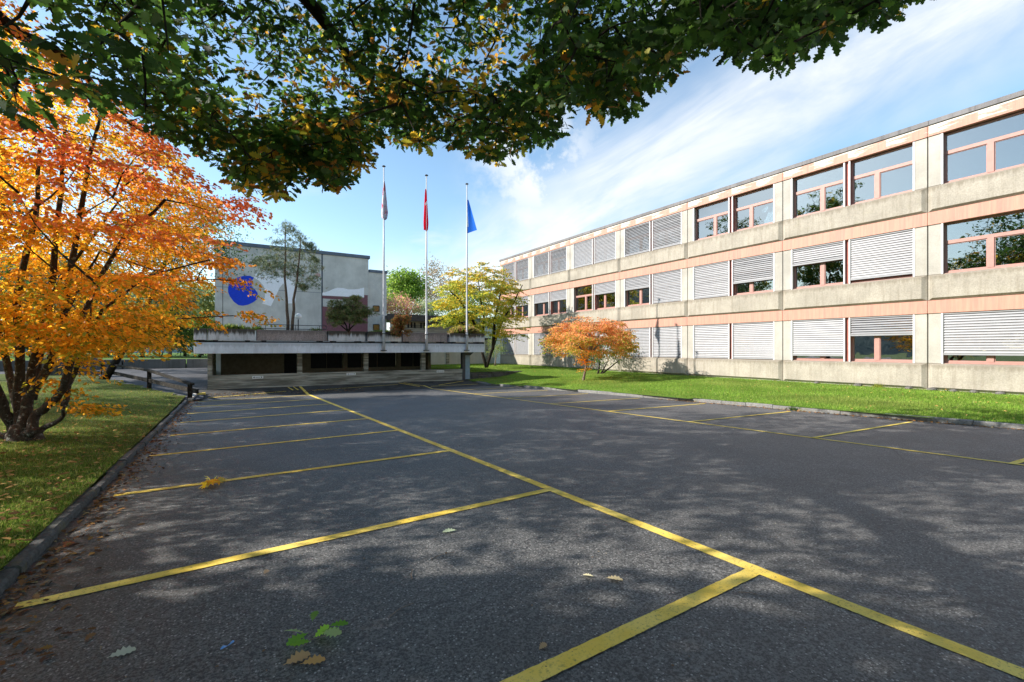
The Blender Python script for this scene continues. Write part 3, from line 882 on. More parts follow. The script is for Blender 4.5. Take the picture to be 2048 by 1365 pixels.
# small white signs on the parapet
for (x, z), lb in zip([(1.27, .27), (5.72, .30), (10.95, .30)], ['small white arrow plate on the garage wall, leftmost of the three', 'small white arrow plate on the garage wall below the middle gate, between the other two', 'small white arrow plate on the garage wall nearest the blue column']):
    s_ = thing('wall_sign', lb, 'sign', (x, WF, z), 'arrow plates on the garage wall')
    build('plate', MB().box(x - .24, x + .24, WF - .016, WF - .002, z - .06, z + .06), M['white'], s_, bevel=.004)
    for d in (-.17, .17):
        k = 1 if d < 0 else -1
        build('arrow', MB().prism([(x + d - .04 * k, z), (x + d + .035 * k, z + .04), (x + d + .035 * k, z - .04)], lambda u, v, t: (u, t, v), WF - .021, WF - .0165), M['black'], s_)
    build('text_line', MB().box(x - .1, x + .1, WF - .020, WF - .0165, z - .012, z + .012), M['darkmetal'], s_)

# ================================================================= FLAGPOLES
def cloth(mb_rows, name, m, parent):
    o = build(name, MB().quadstrip(mb_rows), m, parent, smooth=True, fix=False)
    return o
m, t, o = newmat('red_white_flag')
g = t.new('ShaderNodeTexCoord').outputs['Object']
sx = t.new('ShaderNodeSeparateXYZ'); t.put(sx.inputs[0], g)
n = t.noise(t.scalev(g, (6, 6, 1.2)), 1.3, 3, .6)
col = t.mix(t.ramp(n, .55, .57), (0.62, 0.60, 0.68), (0.55, 0.03, 0.08))
finish(t, o, col, .8); M['flag_a'] = m
def m_cloth(name, c):
    m, t, o = newmat(name)
    p_ = t.new('ShaderNodeBsdfDiffuse'); t.put(p_.inputs[0], c); tr = t.new('ShaderNodeBsdfTranslucent'); t.put(tr.inputs[0], c)
    mx = t.new('ShaderNodeMixShader'); mx.inputs[0].default_value = .5
    t.l.new(p_.outputs[0], mx.inputs[1]); t.l.new(tr.outputs[0], mx.inputs[2]); t.l.new(mx.outputs[0], o.inputs[0]); return m
M['flag_red'] = m_cloth('flag_red', (0.80, 0.02, 0.06))
M['flag_blue'] = m_cloth('flag_blue', (0.04, 0.20, 0.80))
def flag_rows(x, y, z0, z1, w0, w1, seed, folds=5, lean=0.0):
    """hanging cloth: gathered at the top, fuller and folded towards the hem"""
    rs = random.Random(seed); rows = []
    ph = rs.uniform(0, 6)
    for i in range(17):
        v = i / 16; z = z0 + (z1 - z0) * v
        wd = w0 + (w1 - w0) * (v ** .8) * (1 if v < .86 else 1 - (v - .86) * 2.4)
        row = []
        for k in range(13):
            u = k / 12
            row.append((x + lean * v * .5 + (u - .42) * wd, y - .05 + .07 * math.sin(u * folds * 3.1 + ph + v * 1.4) * (.3 + v), z - .12 * math.sin(u * 3) * v))
        rows.append(row)
    return rows
poles = [(7.30, 'tall aluminium flagpole with the drooping white and red flag, leftmost of three', 'limp white flag with red markings hanging from the left pole'),
         (9.78, 'tall aluminium flagpole with the drooping red flag, middle of three', 'limp red flag with a white cross hanging from the middle pole'),
         (12.38, 'tall aluminium flagpole with the blue flag, rightmost of three', 'limp plain blue flag with a pale edge hanging from the right pole')]
for i, (x, lb, lf) in enumerate(poles):
    PY = PF - .12
    p = thing('flagpole', lb, 'flagpole', (x, PY, 1.55), 'flagpoles on the terrace front')
    build('pole', MB().tube([(x, PY, 1.56), (x, PY, 2.62), (x, PY, 2.66), (x, PY, 6), (x, PY, 11.7)], [.075, .075, .058, .05, .03], 12), M['pole'], p, smooth=True)
    build('cap', MB().lathe((x, PY, 11.7), [(.001, .06), (.07, .05), (.10, .02), (.10, 0), (.03, -.02)], 12), M['darkmetal'], p)
    build('bracket', MB().box(x - .14, x + .14, PY - .09, PF - .001, 1.555, 1.60).box(x - .11, x + .11, PY - .085, PF + .02, 2.48, 2.52), M['darkmetal'], p)
    f = thing('flag', lf, 'flag', (x, PY, 10.5), 'flags on the poles')
    if i == 0: cloth(flag_rows(x, PY, 10.9, 8.85, .05, .36, 1), 'cloth', M['flag_a'], f)
    elif i == 1:
        cloth(flag_rows(x - .08, PY, 10.9, 8.6, .05, .42, 5), 'cloth', M['flag_red'], f)
        cz = 10.05
        cr_ = build('emblem', MB().prism([(x - .17, cz - .1), (x - .06, cz + .12), (x - .03, cz - .02), (x - .09, cz - .14)], lambda u, v, tt: (u, tt, v), PY - .17, PY - .16), M['white'], f)
    else:
        cloth([[(x + .02 + (a - .0) * (.05 + .62 * v), PY - .03 + .04 * math.sin(a * 5 + v * 2), 10.75 - 2.05 * v + (.30 * v * a)) for a in [q / 8 for q in range(9)]] for v in [q / 14 for q in range(15)]], 'cloth', M['flag_blue'], f)
        for q_ in f.children: pass
        cloth([[(x - .02 + a * .1 * v, PY - .045, 10.7 - 1.6 * v) for a in (0, 1)] for v in [q / 8 for q in range(9)]], 'hem', M['white'], f)

# ================================================================= MURAL HALL
MY = 44.0
hall = thing('sports_hall', 'windowless grey rendered hall with a blue, white and maroon mural', 'building', (5, MY, 2))
build('wall', MB().box(-.86, 7.20, MY, MY + 16, -1.2, 10.2).box(7.33, 11.39, MY, MY + 16, -1.2, 10.2), M['pebble'], hall)
build('joint', MB().box(7.20, 7.33, MY + .1, MY + 15.9, -1.2, 10.19), M['slate'], hall)
build('roof_edge', MB().box(-.98, 11.52, MY - .12, MY + 16.1, 10.202, 10.50), M['slate'], hall, bevel=.02)
for x0, x1 in ((-.86, 7.2), (7.33, 11.39)):
    build('seam', MB().box(x0, x1, MY - .008, MY - .001, 6.69, 6.72), M['slate'], hall)
build('seam', MB().box(-.34, -.30, MY - .008, MY - .001, 2, 10.19), M['joint'], hall)
def wall_pt(px, py):
    dx = math.sin(YAW) + math.cos(YAW) * (px - 1024) / 910; dy = math.cos(YAW) - math.sin(YAW) * (px - 1024) / 910
    return (MY * dx / dy, H + (697 - py) / 910 * MY / dy)
def mural(pts, o, m, t_, name='mural_shape'):
    P = [wall_pt(o[0] + x / 8.027, o[1] + y / 8.027) for x, y in pts]
    build(name, MB().prism(P, lambda u, v, t: (u, t, v), MY - .012 - t_, MY - .002), m, hall)
mural([(612, 860), (625, 790), (680, 730), (760, 690), (860, 662), (960, 658), (1030, 690), (995, 735), (985, 790), (1010, 850), (1050, 885), (1085, 930), (1092, 1000), (1080, 1035), (1020, 1082), (930, 1125), (850, 1140), (780, 1130), (710, 1082), (640, 990), (614, 920)], (380, 470), M['mural_blue'], 0)
mural([(1060, 615), (1030, 690), (1110, 740), (1180, 820), (1207, 920), (1200, 1020), (1160, 1105), (1300, 1148), (1370, 1000), (1440, 850), (1500, 780), (1530, 850), (1550, 960), (1565, 1105), (1690, 1100), (1705, 930), (1690, 850), (1650, 760), (1560, 700), (1400, 660), (1200, 610)], (380, 470), M['mural_white'], .002)
mural([(520, 930), (520, 974), (1188, 1007), (1190, 850), (1080, 873), (1000, 878), (930, 875), (850, 855), (760, 850), (700, 868), (620, 905), (560, 924)], (580, 470), M['mural_white'], .002)
mural([(520, 976), (1190, 1010), (1192, 968), (1248, 970), (1248, 1640), (520, 1640), (520, 1150), (640, 1160), (780, 1165), (900, 1120), (1035, 1100), (1035, 1056), (520, 1022)], (580, 470), M['mural_maroon'], 0)
mural([(390, 650), (440, 610), (490, 630), (490, 675), (420, 685)], (580, 470), M['mural_pink'], 0)
build('annex_wall', MB().box(11.39, 13.2, MY + .25, MY + 15, -1.2, 9.0), M['pebble'], hall)
build('roof_edge', MB().box(11.52, 13.28, MY + .15, MY + 15, 9.002, 9.25), M['slate'], hall)
M['orange_reflection'] = m_plain('painted_reflection_glass', (0.22, 0.10, 0.03), 0.15, .4, scale=14, spec=.8)  # orange reflection in the small panes, painted into their colour
for z in (5.25, 3.45):
    wn = build('window', MB().box(11.93, 12.45, MY + .235, MY + .246, z + .03, z + .52), M['orange_reflection'], hall)
    b = MB()
    for q_ in ((11.87, 11.93, z, z + .55), (12.45, 12.51, z, z + .55)): b.box(q_[0], q_[1], MY + .2, MY + .249, q_[2], q_[3])
    b.box(11.93, 12.45, MY + .2, MY + .249, z - .03, z + .03).box(11.93, 12.45, MY + .2, MY + .249, z + .52, z + .58)
    build('frame', b, M['joint'], wn)

# low pavilion with dark fascia
pv = thing('pavilion', 'low flat-roofed concrete pavilion with a dark fascia beside the mural hall', 'building', (16.5, 42.6, 2))
build('fascia', MB().box(12.72, 21.6, 42.3, 42.6, 4.32, 4.95), M['darkfascia'], pv, bevel=.03)
build('roof', MB().box(12.8, 21.5, 42.61, 50, 4.55, 4.8), M['darkfascia'], pv)
build('wall', MB().box(14.6, 21.4, 43.1, 43.3, 2.03, 4.545), M['board'], pv)
build('pier', MB().box(13.25, 13.75, 42.9, 43.3, 2.03, 4.5), M['pale_wall'], pv)
for i in range(7):
    if i == 3: continue
    x = 14.9 + i * .33
    build('slot', MB().box(x, x + .17, 43.07, 43.099, 3.7, 4.25), M['dark'], pv)  # dark boxes on the wall face paint the shade of open slots
for z in (2.35, 2.75, 3.2): build('ledge', MB().box(14.2, 21.2, 42.85 - (3.2 - z) * .6, 43.06, z, z + .12), M['board'], pv)
# pale link wall behind the terrace
lw = thing('link_wall', 'long pale wall between the terrace and the end of the school', 'wall', (18, 40, 0))
build('wall', MB().box(12.4, 22.9, 40, 40.25, -.4, 2.55), M['pale_wall'], lw)
for x in (13.2, 15.4, 17.6, 19.8, 21.9): build('pier', MB().box(x, x + .3, 39.88, 39.998, -.2, 2.54), M['board'], lw)
build('coping', MB().box(12.3, 22.92, 39.8, 40.35, 2.552, 2.72), M['darkfascia'], lw)
# dark stone bank wall right of the column
sw = MB(); rs = random.Random(21)
for r in range(4):
    x = 12.95
    while x < 17.0:
        L = rs.uniform(.22, .5); z0 = -.42 + r * .145
        if z0 + .14 < .18: sw.box(x, x + L - .015, 26.05 + rs.uniform(-.05, .04), 26.4, z0, z0 + .135 + rs.uniform(-.01, .008))
        x += L
tag(build('stone_wall', sw, M['drywall_stone'], bevel=.012), 'low dark dry-stone retaining wall right of the blue column', 'wall')
# globe lamp on the terrace
lp = thing('globe_lamp', 'white globe lamp on a thin post in front of the mural hall', 'lamp', (3.55, 29.5, 2.03))
build('post', MB().tube([(3.55, 29.5, 2.03), (3.55, 29.5, 3.4)], .03, 8), M['darkmetal'], lp)
build('globe', MB().lathe((3.55, 29.5, 3.58), [(.001, .19), (.07, .175), (.13, .135), (.17, .08), (.19, 0), (.17, -.08), (.13, -.135), (.06, -.18), (.001, -.19)], 16), M['white'], lp, smooth=True)

# ================================================================= LEFT: fence, block wall
fe = thing('timber_fence', 'weathered dark timber post-and-rail fence between the lawn and the paved road', 'fence', (-3.1, 27.4, -.3))
FP = [(-1.28, 22.45, -.42, .62), (-3.15, 27.5, -.42, .62 + .0), (-6.3, 35.9, -.35, .75)]
for x, y, z0, z1 in [(-1.28, 22.45, -.45, .25), (-3.15, 27.5, -.4, .62), (-6.3, 35.9, -.3, .85)]:
    build('post', MB().box(x - .08, x + .08, y - .08, y + .08, z0, z1), M['timber'], fe, bevel=.01)
def rail(a, b_, h, th):
    a = Vector(a); b_ = Vector(b_); d = (b_ - a).normalized(); n = Vector((-d.y, d.x, 0)).normalized() * (th / 2)
    vs = [p + s * n + Vector((0, 0, k * h)) for p in (a, b_) for s in (-1, 1) for k in (0, 1)]
    return MB().add(vs, [(0, 1, 3, 2), (4, 6, 7, 5), (0, 4, 5, 1), (2, 3, 7, 6), (0, 2, 6, 4), (1, 5, 7, 3)])
build('rail', rail((-1.2, 22.3, .21), (-3.15, 27.5, .60), .09, .16), M['timber'], fe)
build('rail', rail((-3.15, 27.5, .60), (-6.3, 35.9, .78), .09, .16), M['timber'], fe)
build('rail', rail((-1.0, 21.9, -.10), (-3.12, 27.38, .08), .17, .08), M['timber'], fe)
build('rail', rail((-3.18, 27.6, .08), (-6.3, 35.9, .28), .17, .08), M['timber'], fe)
x0, y0 = -12.5, 52.5
bw = thing('block_wall', 'low wall of long grey concrete blocks across the end of the paved road', 'wall', (-5, 51, 0))
for i, (a, c) in enumerate(((-24, -14.2), (-14.1, -10.9), (-10.8, -7.6), (-7.5, -3.2), (-3.1, 1.6))):
    build('block', MB().box(a, c, 50.2, 51.1, -.25 if i != 2 else -.2, .74), M['block'], bw, bevel=.02)
hs = MB(); rs = random.Random(31)
for r in range(5):
    x = -10.2
    while x < -7.6:
        L = rs.uniform(.3, .6); hs.box(x, x + L - .02, 40.0 + rs.uniform(-.06, .04), 40.8, -.4 + r * .3, -.4 + r * .3 + .28); x += L
tag(build('stone_wall', hs, M['drywall_stone'], bevel=.015), 'rough grey stone pier left of the paved road, behind the orange tree', 'wall')
# far house behind the yellow maple, forested hill
hh = thing('far_house', 'pale far building with a blue panel glimpsed behind the yellow maple', 'building', (30, 62, 0))
build('wall', MB().box(24, 37, 62, 72, -1.2, 6.0), M['pale_wall'], hh)
build('blue_panel', MB().box(25.5, 29.5, 61.9, 61.99, 3.2, 5.6), M['mural_blue'], hh)
build('roof', MB().box(23.6, 37.4, 61.6, 72.4, 6.001, 6.3), M['slate'], hh)
# forested hill far left
hm, t, o = newmat('forested_hill')
g = t.new('ShaderNodeNewGeometry').outputs['Position']
n = t.noise(g, .12, 6, .7)
finish(t, o, t.mix(t.ramp(n, .35, .65), (0.05, 0.10, 0.12), (0.10, 0.16, 0.15)), .95, t.bump(n, 1.0, 3.0), .1)  # blue of distant haze is mixed into the forest colours
hv = []; nx, ny = 60, 14
rs = random.Random(9)
for j in range(ny):
    for i in range(nx):
        a = math.radians(-75 + 105 * i / (nx - 1)); r = 260 + j * 22
        hgt = 62 * math.sin(math.pi * min(1, j / (ny - 1) * .95)) * (.55 + .45 * math.cos(a * 1.8 + .9)) * (1 - .6 * sm(-.25, .2, a))
        hv.append((r * math.sin(a), r * math.cos(a), -2 + hgt + rs.uniform(-2, 2) * (j > 0)))
hb = MB(); hb.v = hv; hb.f = [(j * nx + i, j * nx + i + 1, (j + 1) * nx + i + 1, (j + 1) * nx + i) for j in range(ny - 1) for i in range(nx - 1)]
struct('hill', hb, hm, smooth=True)

# ================================================================= VEGETATION
FV = np.array([math.sin(YAW), math.cos(YAW), 0]); RV = np.array([math.cos(YAW), -math.sin(YAW), 0])
def at(px, py, d):
    """world point that lies d metres ahead of the eye (used to measure positions off the photograph)"""
    p = FV * d + RV * ((px - 1024) / 910 * d); return np.array([p[0], p[1], H + (697 - py) / 910 * d])
def pix(P):
    P = np.asarray(P, float); d = P @ FV; q = P @ RV
    dd = np.where(np.abs(d) < .05, .05, d)
    return 1024 + 910 * q / dd, 697 - 910 * (P[..., 2] - H) / dd, d
def rnd_dir(rs, n, up=0.0):
    v = rs.normal(size=(n, 3)); v[:, 2] += up
    return v / (np.linalg.norm(v, axis=1)[:, None] + 1e-9)
def curve(a, b, rs, bend=.15, n=5, sag=0.0):
    a = np.asarray(a, float); b = np.asarray(b, float); L = np.linalg.norm(b - a)
    o = rs.normal(size=3) * bend * L; o[2] = abs(o[2]) * .5 - sag * L
    return [tuple(a + (b - a) * t + o * 4 * t * (1 - t) * .5) for t in [i / (n - 1) for i in range(n)]]
def branches(mb, roots, centers, rs, r_tw=.012, step=.9, r_main=.05, order=None):
    """joins every leaf clump to the nearest wood already there"""
    nodes = [np.array(p) for p in roots]
    A = np.array(nodes)
    C = np.array(centers); cen = A.mean(0)
    od = np.argsort(np.linalg.norm(C - cen, axis=1))
    for q_ in od:
        c = C[q_]; d = np.linalg.norm(A - c, axis=1); i = int(np.argmin(d))
        a = A[i]; L = d[i]
        k = max(3, min(6, int(L / .5) + 2))
        pts = curve(a, c, rs, .12, k)
        r0 = min(r_main, r_tw * (1.2 + L * .8))
        mb.tube(pts, [r0 + (r_tw * .4 - r0) * t / (k - 1) for t in range(k)], 4, cap=False)
        A = np.vstack([A, np.array(pts[1:])])
    return A
def clump_leaves(rs, centers, n, rad, flat=.6, size=(.08, .12), up=.8, out=.6):
    C = np.repeat(np.asarray(centers), n, axis=0); N = len(C)
    off = rs.normal(size=(N, 3)) * .5; off[:, 2] *= flat
    r = np.asarray(rad)
    r = np.repeat(r, n)[:, None] if r.ndim else r
    P = C + off * r
    ax = off * out + rs.normal(size=(N, 3)) * .6; ax[:, 2] -= .25
    nr = rnd_dir(rs, N, up)
    return P, ax, nr, rs.uniform(size[0], size[1], N)
def tintmix(rs, N, cols, wts, var=.25):
    """real leaf colours, one per leaf"""
    idx = rs.choice(len(cols), N, p=np.array(wts) / sum(wts))
    c = np.array(cols)[idx] * rs.uniform(1 - var, 1 + var, N)[:, None]
    return np.clip(c, 0, 1)
def ell(rs, n, c, r, hollow=.35, cut=None):
    """points through an uneven ellipsoid, thinned so that gaps stay open"""
    out = []
    ph = rs.uniform(0, 6, 9)
    while len(out) < n:
        v = rs.uniform(-1, 1, 3); d = np.linalg.norm(v)
        if d > 1 or d < hollow * rs.rand(): continue
        a = math.atan2(v[1], v[0])
        if d > .78 + .2 * math.sin(3 * a + ph[0]) * math.sin(4 * v[2] + ph[1]) + .12 * math.sin(7 * a + ph[2] + v[2] * 5): continue
        p = np.array(c) + v * np.array(r)
        if cut is not None and not cut(p): continue
        out.append(p)
    return np.array(out)
def simple_tree(name, label, base, h_tr, c, r, n_cl, n_leaf, size, cols, wts, tpl, seed, bark='bark_dark', r0=.2, rad=.8, leafmat='leaf', group=None, flat=.6, cat='tree', shade_h=.0, stems=1, up=.8, lean=0):
    rs = np.random.RandomState(seed)
    t_ = thing(name, label, cat, tuple(base), group)
    C = ell(rs, n_cl, c, r)
    mb = MB(); roots = []
    for s in range(stems):
        b0 = np.array(base) + (rs.normal(size=3) * [.12, .12, 0] * (stems > 1))
        tip = np.array(c) + (rs.normal(size=3) * np.array(r) * .35 if stems > 1 else rs.normal(size=3) * .2)
        pts = curve(b0, tip, rs, .05 + .05 * (stems > 1), 8)
        rr = r0 / math.sqrt(stems)
        mb.tube(pts, [rr * (1.25 if i == 0 else 1) * (1 - .75 * i / 7) for i in range(8)], 8)
        roots += pts[3:] if stems > 1 else pts[4:]
    branches(mb, roots, C[rs.permutation(len(C))[:min(len(C), 140)]], rs, .015 * max(1, r0 / .15) * .7, r_main=r0 * .35)
    build('trunk', mb, M[bark], t_, smooth=True, fix=False)
    P, ax, nr, sz = clump_leaves(rs, C, n_leaf, rad, flat, size, up)
    col = tintmix(rs, len(P), cols, wts)
    # whole clumps differ a little in hue
    k = np.repeat(rs.uniform(.75, 1.25, len(C)), n_leaf)[:, None]
    leaf_mesh('crown', P, ax, nr, sz, np.clip(col * k, 0, 1), tpl, M[leafmat], t_)
    return t_, C

TQ, TV, TO, TS, TN, TB = tpl_quad(), tpl_oval(), tpl_oak(), tpl_star(), tpl_needles(), tpl_blade()

# ---------------------------------------------------------------- the great oak overhead
EDGE = [(-400, 300), (-200, 280), (0, 235), (60, 255), (110, 240), (200, 215), (300, 285), (380, 300), (440, 350), (480, 390), (520, 400), (560, 412), (590, 375), (650, 385), (700, 382), (735, 340), (762, 282), (800, 300), (840, 318), (880, 300), (930, 325),
        (1000, 342), (1035, 325), (1075, 300), (1110, 298), (1130, 245), (1170, 212), (1200, 250), (1240, 248), (1270, 212), (1300, 200), (1350, 155), (1400, 112), (1420, 102), (1450, 118), (1500, 135), (1540, 150), (1570, 160), (1600, 120), (1650, 108), (1690, 78),
        (1740, 52), (1790, 38), (1850, 5), (1900, -60), (2100, -260), (2600, -500)]
EX = np.array([e[0] for e in EDGE]); EY = np.array([e[1] for e in EDGE])
def above_edge(P, slack):
    """the crown's real lower outline"""
    x, y, d = pix(P)
    lim = np.interp(x, EX, EY)
    return (d < .6) | (y + slack < lim) | (x > 2600) | (x < -900)
rs = np.random.RandomState(11)
oak = thing('oak_tree', 'great old oak whose dark green and yellowing branches hang over the car park', 'tree', (-5.2, .4, -.1))
def crown_low(P): return 4.7 + 1.6 * np.clip(1 - ((P[:, 0] - .5) / 9) ** 2 - ((P[:, 1] - 3) / 9) ** 2, 0, 1)
def sample_crown(n, lo, hi):
    out = []
    tot = 0
    while tot < n:
        P = np.column_stack([rs.uniform(-11, 11, 6000), rs.uniform(-7, 14.5, 6000), rs.uniform(3.8, 13, 6000)])
        e = ((P[:, 0] - .0) / 11) ** 2 + ((P[:, 1] - 3.5) / 10.5) ** 2 + ((np.maximum(P[:, 2], 6) - 6) / 6.5) ** 2
        zl = crown_low(P)
        k = (e < 1) & (P[:, 2] > zl + lo) & (P[:, 2] < zl + hi)
        nz = np.sin(P[:, 0] * 1.1 + 1) * np.sin(P[:, 1] * 1.3) * np.sin(P[:, 2] * 1.7 + 2)
        k &= nz < .5
        P = P[k]; out.append(P); tot += len(P)
    return np.vstack(out)[:n]
C1 = sample_crown(13500, 0, 2.8)
x, y, d = pix(C1)
C1 = C1[(d > 2.6) & (x > -250) & (x < 2300) & (y > -350)]
C1 = C1[above_edge(C1, 14)]
C1 = C1[above_edge(C1, 62) | (rs.rand(len(C1)) < .42)]
x, y, d = pix(C1)
C1 = C1[(x > 330) | (y < np.interp(x, [-250, 60, 160, 240, 330], [-40, 0, 50, 140, 270]))]
# low boughs hanging close by: left of the eye, and to the right
nl = 150
L1 = np.column_stack([rs.uniform(-2.3, .2, nl), rs.uniform(1.6, 4.2, nl), rs.uniform(2.7, 4.6, nl)])
xx, yy, dd = pix(L1); L1 = L1[(dd > 1.9) & (xx < 420)]; L1 = L1[above_edge(L1, 40)]
nr_ = 2300
R1 = np.column_stack([rs.uniform(1.5, 9, nr_), rs.uniform(.5, 7.5, nr_), rs.uniform(3.8, 6.3, nr_)])
xx, yy, dd = pix(R1); R1 = R1[(dd > 3.0) & (xx > 1080)]; R1 = R1[above_edge(R1, 18)]; R1 = R1[above_edge(R1, 85) | (rs.rand(len(R1)) < .38)]
# clumps that droop exactly to the rim of the crown
ns = 1350
sx_ = np.concatenate([rs.uniform(-30, 300, 60), rs.uniform(300, 1850, ns - 260), rs.uniform(540, 730, 200)]); de = np.where(sx_ < 300, rs.uniform(2.2, 6, ns), np.where(sx_ < 1150, rs.uniform(5.6, 9.0, ns), rs.uniform(4.0, 6.5, ns)))
S1 = np.array([at(a, np.interp(a, EX, EY) - rs.uniform(12, 150) ** 1.0 - (60 / b), b) for a, b in zip(sx_, de)])
C = np.vstack([C1, L1, R1, S1])
# wood
mb = MB()
FK = (-4.6, .8, 3.4)
mb.tube([(-5.2, .4, -.25), (-5.2, .4, .2), (-5.0, .5, 1.6), FK, (-4.2, 1.0, 4.6)], [.62, .48, .42, .42, .36], 14)
limbs = [[(-4.3, .9, 4.4), (-2.2, 3.0, 5.7), (-.4, 5.4, 6.6), (1.0, 7.5, 6.9), (2.2, 8.7, 6.7), (3.0, 9.5, 6.7)],
         [(-4.2, 1.0, 4.6), (-1.6, 2.2, 6.2), (1.6, 3.6, 7.3), (4.0, 5.2, 7.5), (5.2, 6.2, 7.4), (5.9, 6.8, 7.4)],
         [(-4.3, .8, 4.5), (-1.2, .6, 6.0), (2.6, .8, 6.8), (5.6, 1.5, 7.2), (7.8, 2.1, 7.6)],
         [(-4.5, 1.2, 4.0), (-4.2, 4.2, 5.2), (-3.4, 7.2, 6.0), (-2.2, 9.6, 6.2), (-1.0, 11.8, 5.6)],
         [(-4.3, 1.1, 4.2), (-3.0, 2.4, 4.6), (-1.9, 3.3, 4.5), (-1.1, 3.9, 4.1)],
         [(-4.6, .6, 4.4), (-7.6, -1.5, 6.5), (-9.5, -2.4, 7.5)], [(-4.6, .6, 4.4), (-4.8, -3, 6.8), (-3.8, -6, 8)], [(-4.3, .6, 4.6), (-1.4, -2.6, 7.4), (1.6, -4.4, 8.4)],
         [(-4.2, 1.0, 4.6), (-3.0, 1.6, 8.5), (-1.2, 3.4, 11.4)], [(-3.0, 1.6, 8.5), (1.0, 3.4, 10.2), (4, 4, 10.8)]]
roots = []
for L_ in limbs:
    n = len(L_)
    fine_ = []
    for a, b in zip(L_, L_[1:]):
        for k in range(4): fine_.append(np.array(a) + (np.array(b) - np.array(a)) * k / 4 + rs.normal(size=3) * .05 * (len(fine_) > 0))
    fine_.append(np.array(L_[-1])); K = len(fine_)
    mb.tube(fine_, [.24 * (1 - .965 * i / (K - 1)) for i in range(K)], 9)
    roots += [p for p in fine_[3:]]
sub = C[rs.permutation(len(C))[:1500]]
branches(mb, roots, sub, rs, .010, r_main=.075)
build('trunk', mb, M['bark_dark'], oak, smooth=True, fix=False)
nl_ = 8
CC = np.repeat(C, nl_, axis=0); N = len(CC)
ang = np.tile(np.arange(nl_) * 2.4, len(C)) + np.repeat(rs.uniform(0, 6, len(C)), nl_)
ax = np.column_stack([np.cos(ang), np.sin(ang), rs.uniform(-.9, .35, N)])
tw = rnd_dir(rs, len(C), 0); tw[:, 2] *= .4
P = CC + ax * .03 + np.repeat(tw, nl_, axis=0) * np.tile(np.linspace(0, .16, nl_), len(C))[:, None]
nr = rnd_dir(rs, N, 1.1)
P = P + rs.normal(size=(N, 3)) * .02
kp = above_edge(P, -20)
w_y = np.exp(-((C[:, 0] - 3.0) ** 2 + (C[:, 1] - 8.0) ** 2) / 9) * .34 + .035
xc, yc, dc = pix(C)
w_y = np.where((dc > 0) & (yc < 90), w_y * .45, w_y)
yel = rs.rand(len(C)) < w_y * (1 + 1.2 * np.sin(C[:, 0] * 2.3) * np.sin(C[:, 1] * 2.1))
col = tintmix(rs, N, [(.034, .075, .012), (.055, .105, .016), (.028, .055, .014)], [3, 2, 2], .3)
coly = tintmix(rs, N, [(.42, .26, .02), (.30, .15, .02), (.30, .28, .03), (.24, .10, .02)], [3, 2, 2, 1], .25)
col = np.where(np.repeat(yel, nl_)[:, None], coly, col)
sz = rs.uniform(.11, .165, N) * np.where(dc > 5, 1.12, .9).repeat(nl_)
leaf_mesh('crown', P[kp], ax[kp], nr[kp], sz[kp], col[kp], TO, M['leaf'], oak)
# the upper crown, out of the picture, that shades the asphalt
U = sample_crown(5200, 1.5, 7.5)
x, y, d = pix(U); U = U[(d < 2.4) | (x < -120) | (x > 2150) | (y < -200)]
U = U[above_edge(U, 60)]
P, ax, nr, sz = clump_leaves(rs, U, 7, .5, .6, (.16, .26), 1.0)
leaf_mesh('upper_crown', P, ax, nr, sz, tintmix(rs, len(P), [(.03, .065, .012), (.3, .2, .03)], [9, 1]), TQ, M['leaf'], oak)

# ---------------------------------------------------------------- sprays (ironwood, maples)
def sprays(rs, origins, axis_xy, n, length, sag, size, droop=.35, jit=.35, wide=.16):
    """flat sprays that reach outward from the crown's axis, leaves on both sides"""
    O = np.asarray(origins); K = len(O)
    v = O - np.array([axis_xy[0], axis_xy[1], 0]); v[:, 2] = 0
    v /= np.linalg.norm(v, axis=1)[:, None] + 1e-6
    v += rs.normal(size=(K, 3)) * jit; v[:, 2] = rs.uniform(-.25, .22, K)
    v /= np.linalg.norm(v, axis=1)[:, None]
    L = rs.uniform(length[0], length[1], K)
    t = np.tile(np.linspace(0, 1, n), (K, 1))
    P = O[:, None, :] + v[:, None, :] * (t * L[:, None])[:, :, None]
    P[:, :, 2] -= sag * (t ** 2) * L[:, None]
    side = np.where(np.arange(n) % 2 == 0, 1, -1)[None, :]
    lat = np.column_stack([-v[:, 1], v[:, 0], np.zeros(K)])
    P = P + lat[:, None, :] * (side * rs.uniform(0, wide, (K, n)))[:, :, None] + rs.normal(size=(K, n, 3)) * .025
    ax = lat[:, None, :] * (side * .8)[:, :, None] + v[:, None, :] * .7 + np.array([0, 0, -droop])
    ax = ax + rs.normal(size=(K, n, 3)) * .35
    nr = rnd_dir(rs, K * n, 1.2)
    ends = O + v * L[:, None] - np.array([0, 0, 1]) * (sag * L)[:, None]
    return P.reshape(-1, 3), ax.reshape(-1, 3), nr, rs.uniform(size[0], size[1], K * n), O, ends

